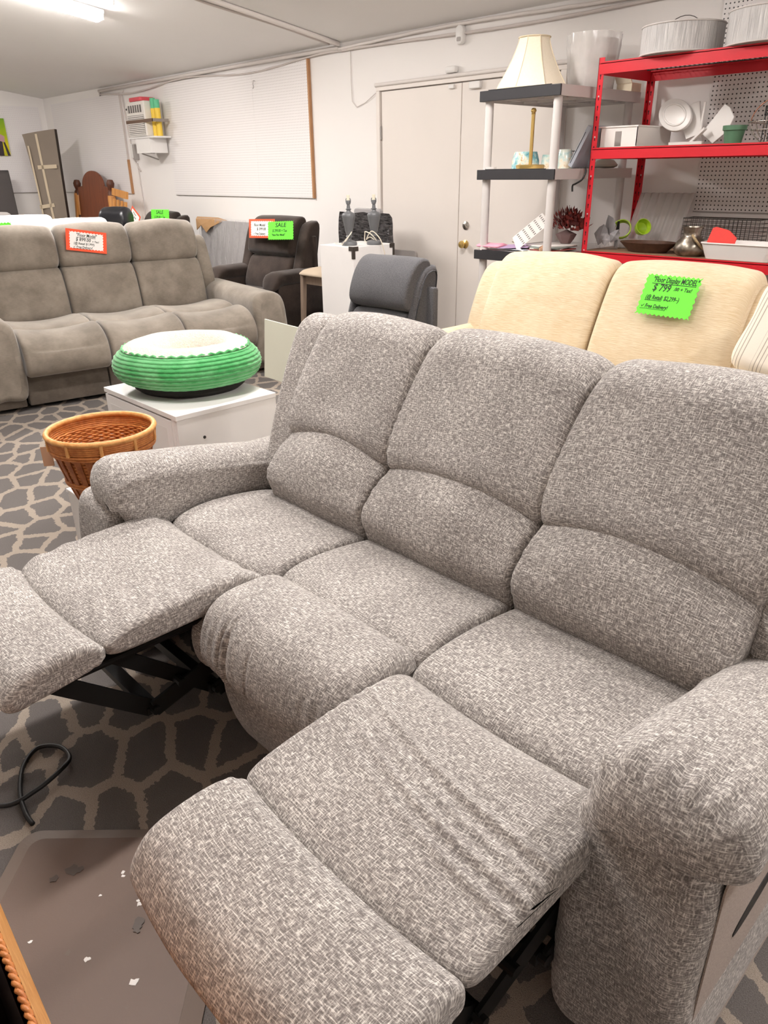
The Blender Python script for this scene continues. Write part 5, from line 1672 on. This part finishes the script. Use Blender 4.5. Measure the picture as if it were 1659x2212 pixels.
def calendar():
    o = thing('desk_calendar', 'white tent desk calendar tilted against the shelf post', 'calendar', (-3.14, 4.28, .985), .0)
    C = M['card_white']
    Mx = Matrix.Rotation(-.62, 4, 'Y')
    d_ = Vector((.62, .45, .64)).normalized(); n_ = Vector((.6, -.65, .35)); n_ = (n_ - d_ * n_.dot(d_)).normalized(); w_ = n_.cross(d_)
    CM = Matrix((d_, w_, n_)).transposed().to_4x4()
    MB().box(0, .24, 0, .085, -.003, 0, CM).build('front_leaf', C, o)
    CM2 = Matrix.Rotation(.9, 4, 'Y') @ CM
    MB().add([Vector((0, 0, 0)), w_ * .085, w_ * .085 + Vector((.045, -.01, -.07)), Vector((.04, -.01, -.02))], [(0, 1, 2, 3)]).build('base_leaf', C, o)
    g = plain('print_grey', '#8a8480', .7)
    for r in range(5):
        for c in range(6):
            MB().box(.03 + r * .045, .045 + r * .045, .006 + c * .0135, .012 + c * .0135, -.0005, .0006, CM).build('date_mark', g, o)
calendar()
def dried_flowers():
    o = thing('dried_bouquet', 'dark red dried flower bouquet on the lower plastic shelf', 'bouquet', (-2.97, 4.56, 1.004))
    cols = [plain('dried_red_%d' % i, c, .8) for i, c in enumerate(('#7a2722', '#8f352d', '#5f2422'))]
    random.seed(5)
    K = [MB(), MB(), MB()]
    for i in range(420):
        th = random.uniform(0, 2 * pi); ph = random.uniform(0, 1.35)
        r = random.uniform(.06, .135)
        c = Vector((r * math.sin(ph) * math.cos(th) * 1.15, r * math.sin(ph) * math.sin(th), .065 + r * math.cos(ph)))
        d = (c - Vector((0, 0, .03))).normalized()
        s = d.cross(Vector((random.random(), random.random(), 1))).normalized(); u = d.cross(s)
        L = random.uniform(.026, .045); w = random.uniform(.010, .017)
        K[i % 3].add([c, c + d * L * .5 + s * w, c + d * L, c + d * L * .5 - s * w, c + d * L * .5 + u * .004], [(0, 1, 4), (1, 2, 4), (2, 3, 4), (3, 0, 4)])
    for i in range(3): K[i].build('petals', cols[i], o)['kind'] = 'stuff'
    MB().lathe([(0, 0), (.03, .0), (.05, .03), (.065, .06), (0, .09)], n=20, wob=lambda a, t: 1 + .1 * math.sin(a * 7)).build('wrapper', plain('mauve_wrapper', '#7c6462', .7), o, smooth='auto')
    MB().tube([(0.0, 0, .1), (.01, 0, .2), (.005, 0, .24)], .0015, 5).build('twig', M['wood_dark'], o)
dried_flowers()
def rose():
    o = thing('dried_rose', 'faded beige dried rose lying in front of the red bouquet', 'flower', (-2.96, 4.30, .964))
    R_ = plain('faded_rose', '#c9a183', .85); LV = plain('dry_leaf', '#6f6440', .85)
    for k in range(6):
        a = k * 1.9
        MB().lathe([(0, 0), (.012 + .003 * k, .004), (.016 + .003 * k, .018), (.013 + .003 * k, .03)], n=14, cap=False, wob=lambda a_, t, k=k: 1 + .12 * math.sin(a_ * 3 + k)).build('petal', R_, o, smooth=True, loc=(0, 0, .014 - .001 * k), rot=(.25 * math.cos(a), .25 * math.sin(a), a))
    random.seed(3)
    for k in range(9):
        a = random.uniform(-.4, 2 * pi); L = random.uniform(.03, .05)
        MB().add([(0, 0, 0), (L * .5, .012, .006), (L, 0, .0), (L * .5, -.012, .006)], [(0, 1, 2), (0, 2, 3)]).build('leaf', LV, o, loc=(.012 * math.cos(a), .012 * math.sin(a), .012), rot=(0, -.2, a))
    MB().tube([(0, 0, .016), (-.12, .02, .02), (-.3, .05, .05)], .0025, 6).build('stem', LV, o)
rose()

# ---------------------------------------------------------------- things on the red shelving
def pleated(name):
    t = NT(name)
    tc = t.n('ShaderNodeTexCoord'); sp = t.n('ShaderNodeSeparateXYZ'); t.l(tc.outputs['Object'], sp.inputs[0])
    an = t.math('ARCTAN2', sp.outputs['Y'], sp.outputs['X'])
    cv = t.n('ShaderNodeCombineXYZ'); t.l(t.math('MULTIPLY', an, 60), cv.inputs[0]); t.l(t.math('MULTIPLY', sp.outputs['Z'], 6), cv.inputs[1])
    n = t.noise(cv.outputs[0], 1.0, 3, .6).outputs[0]
    t.set(color=t.ramp(n, [(.35, S('#a9a6a6')), (.65, S('#e4e1df'))]), rough=.4)
    t.bump(n, .8, .008)
    return t.m
PL_ = pleated('silver_thread')
def drum(label, loc, r, h):
    o = thing('drum_shade', label, 'lampshade', loc)
    MB().lathe([(r, 0), (r, h), (r - .006, h), (r - .006, 0)], n=72, cap=False).build('thread_wall', PL_, o, smooth='auto')
    for z in (.004, h): MB().tube([(r * math.cos(2 * pi * i / 60), r * math.sin(2 * pi * i / 60), z) for i in range(60)], .005, 6, closed=True).build('hoop', M['shelf_grey'], o, smooth=True)
    MB().lathe([(0, .02), (r - .01, .02), (r - .01, .024), (0, .024)], n=40).build('diffuser_disc', plain('frosted_disc', '#c9c4c0', .5), o)
    MB().tube([(r * .55 * math.cos(pi * i / 14), 0, h * .6 + .11 * math.sin(pi * i / 14)) for i in range(15)], .0022, 6).build('hanger_wire', M['wire'], o)
drum('silver thread drum lampshade at the left end of the red shelf top', (-2.37, 4.64, 2.04), .222, .142)
drum('silver thread drum lampshade partly cut by the picture edge', (-1.87, 4.66, 2.04), .235, .16)

def bin_box():
    o = thing('plastic_bin', 'white open plastic bin on the middle red shelf', 'bin', (-2.655, 4.765, 1.58))
    x0, x1, y0, y1, h = -.125, .125, -.215, .205, .108
    W = M['white_plastic']; t = .004
    MB().box(x0, x1, y0, y1, 0, t).build('floor_panel', W, o)
    MB().box(x0, x1, y1 - t, y1, t, h).box(x0, x0 + t, y0, y1, t, h).box(x1 - t, x1, y0, y1, t, h).build('side_walls', W, o)
    MB().box(x0, -.022, y0, y0 + t, t, h).box(.022, x1, y0, y0 + t, t, h).box(-.022, .022, y0, y0 + t, h - .022, h).build('front_wall', W, o)
    MB().box(x0 - .006, x1 + .006, y0 - .006, y0 + .002, h, h + .008).box(x0 - .006, x1 + .006, y1 - .002, y1 + .006, h, h + .008).box(x0 - .006, x0 + .002, y0, y1, h, h + .008).box(x1 - .002, x1 + .006, y0, y1, h, h + .008).build('rim', W, o)
bin_box()
def butterfly_lid():
    o = thing('folding_bin_lid', 'white plastic double-flap lid unit propped behind the bin', 'bin lid', (-2.31, 4.83, 1.60), -.1)
    W = M['white_plastic']
    def ov(a, b, n=36): return [(a * math.cos(2 * pi * i / n), b * math.sin(2 * pi * i / n)) for i in range(n)]
    Ma = Matrix.Translation((-.13, -.02, .15)) @ Matrix.Rotation(1.25, 4, 'X') @ Matrix.Rotation(-.5, 4, 'Z')
    d = MB().prism(ov(.125, .085), -.012, .012, Ma).build('oval_lid', W, o, bevel=.006, smooth='auto')
    ring = [Ma @ Vector((p[0] * .72, p[1] * .72, .013)) for p in ov(1, 1)]
    MB().tube([Ma @ Vector((.085 * math.cos(2 * pi * i / 36), .055 * math.sin(2 * pi * i / 36), .013)) for i in range(36)], .006, 6, closed=True).build('handle_ring', W, d, smooth=True)
    for s, ry in ((1, .62), (-1, -.3)):
        Mb = Matrix.Translation((.05, .0, .045)) @ Matrix.Rotation(ry, 4, 'Y') @ Matrix.Rotation(pi / 2 - .12, 4, 'X')
        MB().prism([(0, 0), (s * .10, .0), (s * .125, .10), (s * .10, .17), (s * .04, .19), (0, .185)], -.006, .006, Mb).build('flap', W, o, bevel=.003)
    MB().tube([(.05, -.02, .03), (.055, -.02, .21)], .007, 10).build('hinge_pin', W, o, smooth='auto')
    MB().bar((-.12, -.06, -.008), (.10, -.06, -.008), .02, .02).bar((0.02, -.05, .0), (.10, -.05, .07), .03, .012).build('foot_frame', W, o)
butterfly_lid()
gp = thing('plant_pot', 'empty green plastic plant pot on the middle red shelf', 'plant pot', (-1.995, 4.66, 1.58))
GP = plain('green_pot_plastic', '#5c8467', .45)
MB().lathe([(0, 0), (.045, 0), (.056, .068), (.053, .068), (.043, .004), (0, .004)], n=32, cap=False).build('body', GP, gp, smooth='auto')
MB().lathe([(.056, .066), (.063, .068), (.064, .092), (.059, .092), (.055, .07)], n=32, cap=False).build('rim', GP, gp, smooth='auto')
def wire_basket(label, loc):
    o = thing('wire_bowl', label, 'wire bowl', loc)
    Wm = plain('chrome_wire', '#b9b3ad', .25, metal=.8)
    for z, r in ((.10, .16), (.06, .14), (.0, .085)):
        MB().tube([(r * math.cos(2 * pi * i / 40), r * math.sin(2 * pi * i / 40), z + .003) for i in range(40)], .0035 if z == .1 else .0025, 6, closed=True).build('hoop', Wm, o, smooth=True)
    for i in range(18):
        a = 2 * pi * i / 18
        MB().tube([(.085 * math.cos(a), .085 * math.sin(a), .003), (.13 * math.cos(a), .13 * math.sin(a), .045), (.16 * math.cos(a), .16 * math.sin(a), .103)], .0018, 5).build('rib_wire', Wm, o)
    cw = plain('copper_wire', '#b9826b', .3, metal=.7)
    MB().tube([(.16 * math.cos(pi * i / 16), 0, .10 + .13 * math.sin(pi * i / 16)) for i in range(17)], .003, 6).build('handle', cw, o, smooth=True)
wire_basket('chrome wire bowl with a tall handle at the picture edge', (-1.77, 4.70, 1.58))
cg = thing('napkin_cage', 'black scrolled metal holder standing inside the wire bowl', 'holder', (-1.80, 4.71, 1.586))
for i in range(8):
    MB().cyl((-.06 + i * .017, 0, 0), (-.06 + i * .017, 0, .13), .003, 6).build('bar', M['dark_metal'], cg)
MB().box(-.065, .065, -.004, .004, .13, .138).box(-.065, .065, -.004, .004, .17, .178).box(-.065, -.058, -.004, .004, .13, .178).box(.058, .065, -.004, .004, .13, .178).build('top_frame', M['dark_metal'], cg)
for i in range(5):
    MB().tube([(-.05 + i * .025 + .011 * math.cos(a), 0, .154 + .014 * math.sin(a)) for a in np.linspace(0, 2 * pi, 14, endpoint=False)], .0028, 5, closed=True).build('scroll', M['dark_metal'], cg)

# lower red shelf
tr = thing('wooden_tray', 'dark brown oval wooden tray on the lower red shelf', 'tray', (-2.42, 4.65, .977))
MB().lathe([(0, .002), (.125, .002), (.19, .058), (.182, .060), (.118, .012), (0, .012)], n=40, sy=.62, cap=False).build('bowl', wood('tray_wood', '#3f2a20', '#5c4132'), tr, smooth='auto')
def vase():
    o = thing('metal_vase', 'tarnished silver round vase with a rope handle', 'vase', (-2.12, 4.60, .977))
    t = NT('hammered_pewter'); v = t.coord('Object'); n = t.noise(v, 22, 3).outputs[0]
    t.set(color=t.ramp(n, [(.3, S('#6f675e')), (.7, S('#b3aa9c'))]), rough=.32, metal=.9); t.bump(n, .25, .01)
    MB().lathe([(0, 0), (.07, 0), (.09, .02), (.094, .045), (.08, .08), (.055, .105), (.048, .12), (.052, .14), (.062, .162), (.057, .162), (.045, .12), (0, .1)], n=40, cap=False).build('body', t.m, o, smooth='auto')
    MB().tube(smooth_path([(.03, -.06, .12), (.055, -.07, .10), (.08, -.06, .07), (.095, -.035, .045)]), .007, 8).build('rope_handle', plain('jute', '#b09a76', .9, bump=.5, bscale=200), o, smooth=True)
vase()
def dish():
    o = thing('baking_dish', 'white rectangular baking dish at the edge of the lower red shelf', 'dish', (-1.80, 4.60, .977))
    W = M['white_plastic']
    out0 = rrect(-.185, .185, -.105, .105, .04, 6); out1 = rrect(-.215, .215, -.125, .125, .045, 6); in1 = rrect(-.205, .205, -.115, .115, .04, 6); in0 = rrect(-.175, .175, -.095, .095, .035, 6)
    n = len(out0)
    v = [(p[0], p[1], 0) for p in out0] + [(p[0], p[1], .085) for p in out1] + [(p[0], p[1], .085) for p in in1] + [(p[0], p[1], .008) for p in in0]
    f = [tuple(range(n - 1, -1, -1)), tuple(range(3 * n, 4 * n))]
    for k in range(3):
        for i in range(n):
            j = (i + 1) % n
            f.append((k * n + i, k * n + j, (k + 1) * n + j, (k + 1) * n + i))
    MB().add(v, f).build('body', W, o, smooth='auto')
    MB().tube([(p[0], p[1], .086) for p in out1], .005, 6, closed=True).build('rim', W, o, smooth=True)
dish()
tag(MB().prism([(-.085, 0), (.075, 0), (.085, .055), (.035, .095), (-.04, .112), (-.06, .105)], -.004, .004, Matrix(((1, 0, 0, 0), (0, 0, -1, 0), (0, 1, 0, 0), (0, 0, 0, 1))))
    .build('dough_scraper', plain('red_silicone', '#f0443c', .45), bevel=.002, loc=(-1.93, 4.57, 1.035), rot=(-.15, 0, .1)), 'red silicone scraper standing in the white baking dish', 'scraper')
def wire_tray():
    o = thing('wire_basket', 'dark wire mesh basket standing behind the silver vase', 'wire basket', (-2.10, 4.99, .977))
    w, d, h = .48, .14, .19
    for z in (.004, h): MB().tube([(-w / 2, -d / 2, z), (w / 2, -d / 2, z), (w / 2, d / 2, z), (-w / 2, d / 2, z)], .004, 6, closed=True).build('frame_wire', M['wire'], o)
    g = MB()
    for i in range(19):
        x = -w / 2 + w * i / 18
        for y in (-d / 2, d / 2): g.cyl((x, y, 0), (x, y, h), .0016, 4)
        g.cyl((x, -d / 2, .004), (x, d / 2, .004), .0016, 4)
    for k in range(1, 8):
        z = h * k / 8
        for y in (-d / 2, d / 2): g.cyl((-w / 2, y, z), (w / 2, y, z), .0016, 4)
        for x in (-w / 2, w / 2): g.cyl((x, -d / 2, z), (x, d / 2, z), .0016, 4)
    g.build('mesh_wires', M['wire'], o)['kind'] = 'stuff'
wire_tray()
def corrugated():
    o = thing('corrugated_sheet', 'clear ribbed plastic sheet leaning at the back of the lower red shelf', 'plastic sheet', (-2.59, 4.975, .98))
    v = []; f = []; n = 64
    for i in range(n + 1):
        x = -.19 + .38 * i / n
        y = .006 * math.sin(i / n * 2 * pi * 7)
        for z in (0, .34): v.append((x + .05 * z / .34, y, z))
    for i in range(n):
        a = 2 * i; f.append((a, a + 2, a + 3, a + 1))
    ob = MB().add(v, f).build('ribbed_sheet', film('rib_plastic', '#e4dfdc', alpha=.42, rough=.15, bump=.05, bscale=2), o, smooth=True)
    sm = ob.modifiers.new('thick', 'SOLIDIFY'); sm.thickness = .002
    MB().bar((-.19, 0, .001), (.19, 0, .001), .01, .004).build('edge_strip', M['shelf_grey'], o)
    o.rotation_euler = (-.24, 0, 0)
corrugated()
def bagged():
    o = thing('bagged_leaves', 'grey artificial leaves in a clear bag on the lower red shelf', 'plastic bag', (-2.70, 4.64, .977))
    o['kind'] = 'thing'
    gl = plain('grey_leaf', '#8b888a', .6)
    for (x, y, z, r, s) in ((-.06, 0, .05, .2, 1.3), (-.02, .04, .10, -.3, 1.4), (.02, .03, .05, .5, .9), (-.07, .05, .03, -.7, .9), (.0, -.03, .03, .1, .8)):
        L = .10 * s; w = .038 * s
        q = MB().add([(0, 0, -L * .4), (w, .006, L * .1), (w * .6, .01, L * .45), (0, .0, L * .65), (-w * .6, .01, L * .45), (-w, .006, L * .1), (0, -.006, L * .1)],
                     [(0, 1, 6), (1, 2, 6), (2, 3, 6), (3, 4, 6), (4, 5, 6), (5, 0, 6)]).build('leaf', gl, o, loc=(x, y, z + .02), rot=(0, r, r))
        m_ = q.modifiers.new('thick', 'SOLIDIFY'); m_.thickness = .002
    prof = [(0, .002), (.06, .002), (.075, .03), (.07, .08), (.06, .10)]
    MB().lathe(prof, n=48, sy=.7, cap=False, wob=lambda a, t: 1 + .12 * math.sin(a * 5 + 4 * t) + .06 * math.sin(a * 13 + 7 * t) + .04 * random.random()).build('clear_bag', film('bag_film2', '#e6e2e0', alpha=.12, rough=.08, bump=.4, bscale=22), o, smooth=True)
bagged()
kn = thing('black_spatula', 'black utensil blade standing beside the bagged grey leaves', 'utensil', (-2.72, 4.78, .977))
MB().prism([(-.012, 0), (.012, 0), (.014, .10), (.01, .165), (-.004, .165), (-.012, .09)], -.003, .003, Matrix(((1, 0, 0, 0), (0, 0, -1, 0), (0, 1, 0, 0), (0, 0, 0, 1)))).build('blade', M['rubber'], kn, bevel=.001)
LG = plain('lime_plastic', '#a9c92e', .4)
lr = thing('lime_strainer', 'lime green plastic ring strainer beside the red post', 'strainer', (-2.70, 4.80, 1.09))
lr.rotation_euler = (1.1, .35, .2)
MB().lathe([(.052, -.018), (.058, -.018), (.062, .018), (.056, .018), (.052, -.018)], n=36, cap=False).build('ring', LG, lr, smooth='auto')
lr2 = thing('lime_strainer', 'lime green deep cup beside the ring strainer', 'strainer', (-2.59, 4.86, 1.10))
lr2.rotation_euler = (.9, .9, .4)
MB().lathe([(0, -.04), (.03, -.038), (.045, -.01), (.052, .03), (.048, .03), (.04, -.008), (0, -.034)], n=36, cap=False).build('cup', LG, lr2, smooth='auto')
tag(MB().box(-.09, .09, -.06, .06, 0, .055).build('clear_tub', film('tub_plastic', '#e2dedb', alpha=.4, rough=.1, bump=.2), bevel=.01, loc=(-2.61, 4.82, .977)), 'low clear plastic tub under the lime strainers', 'tub')
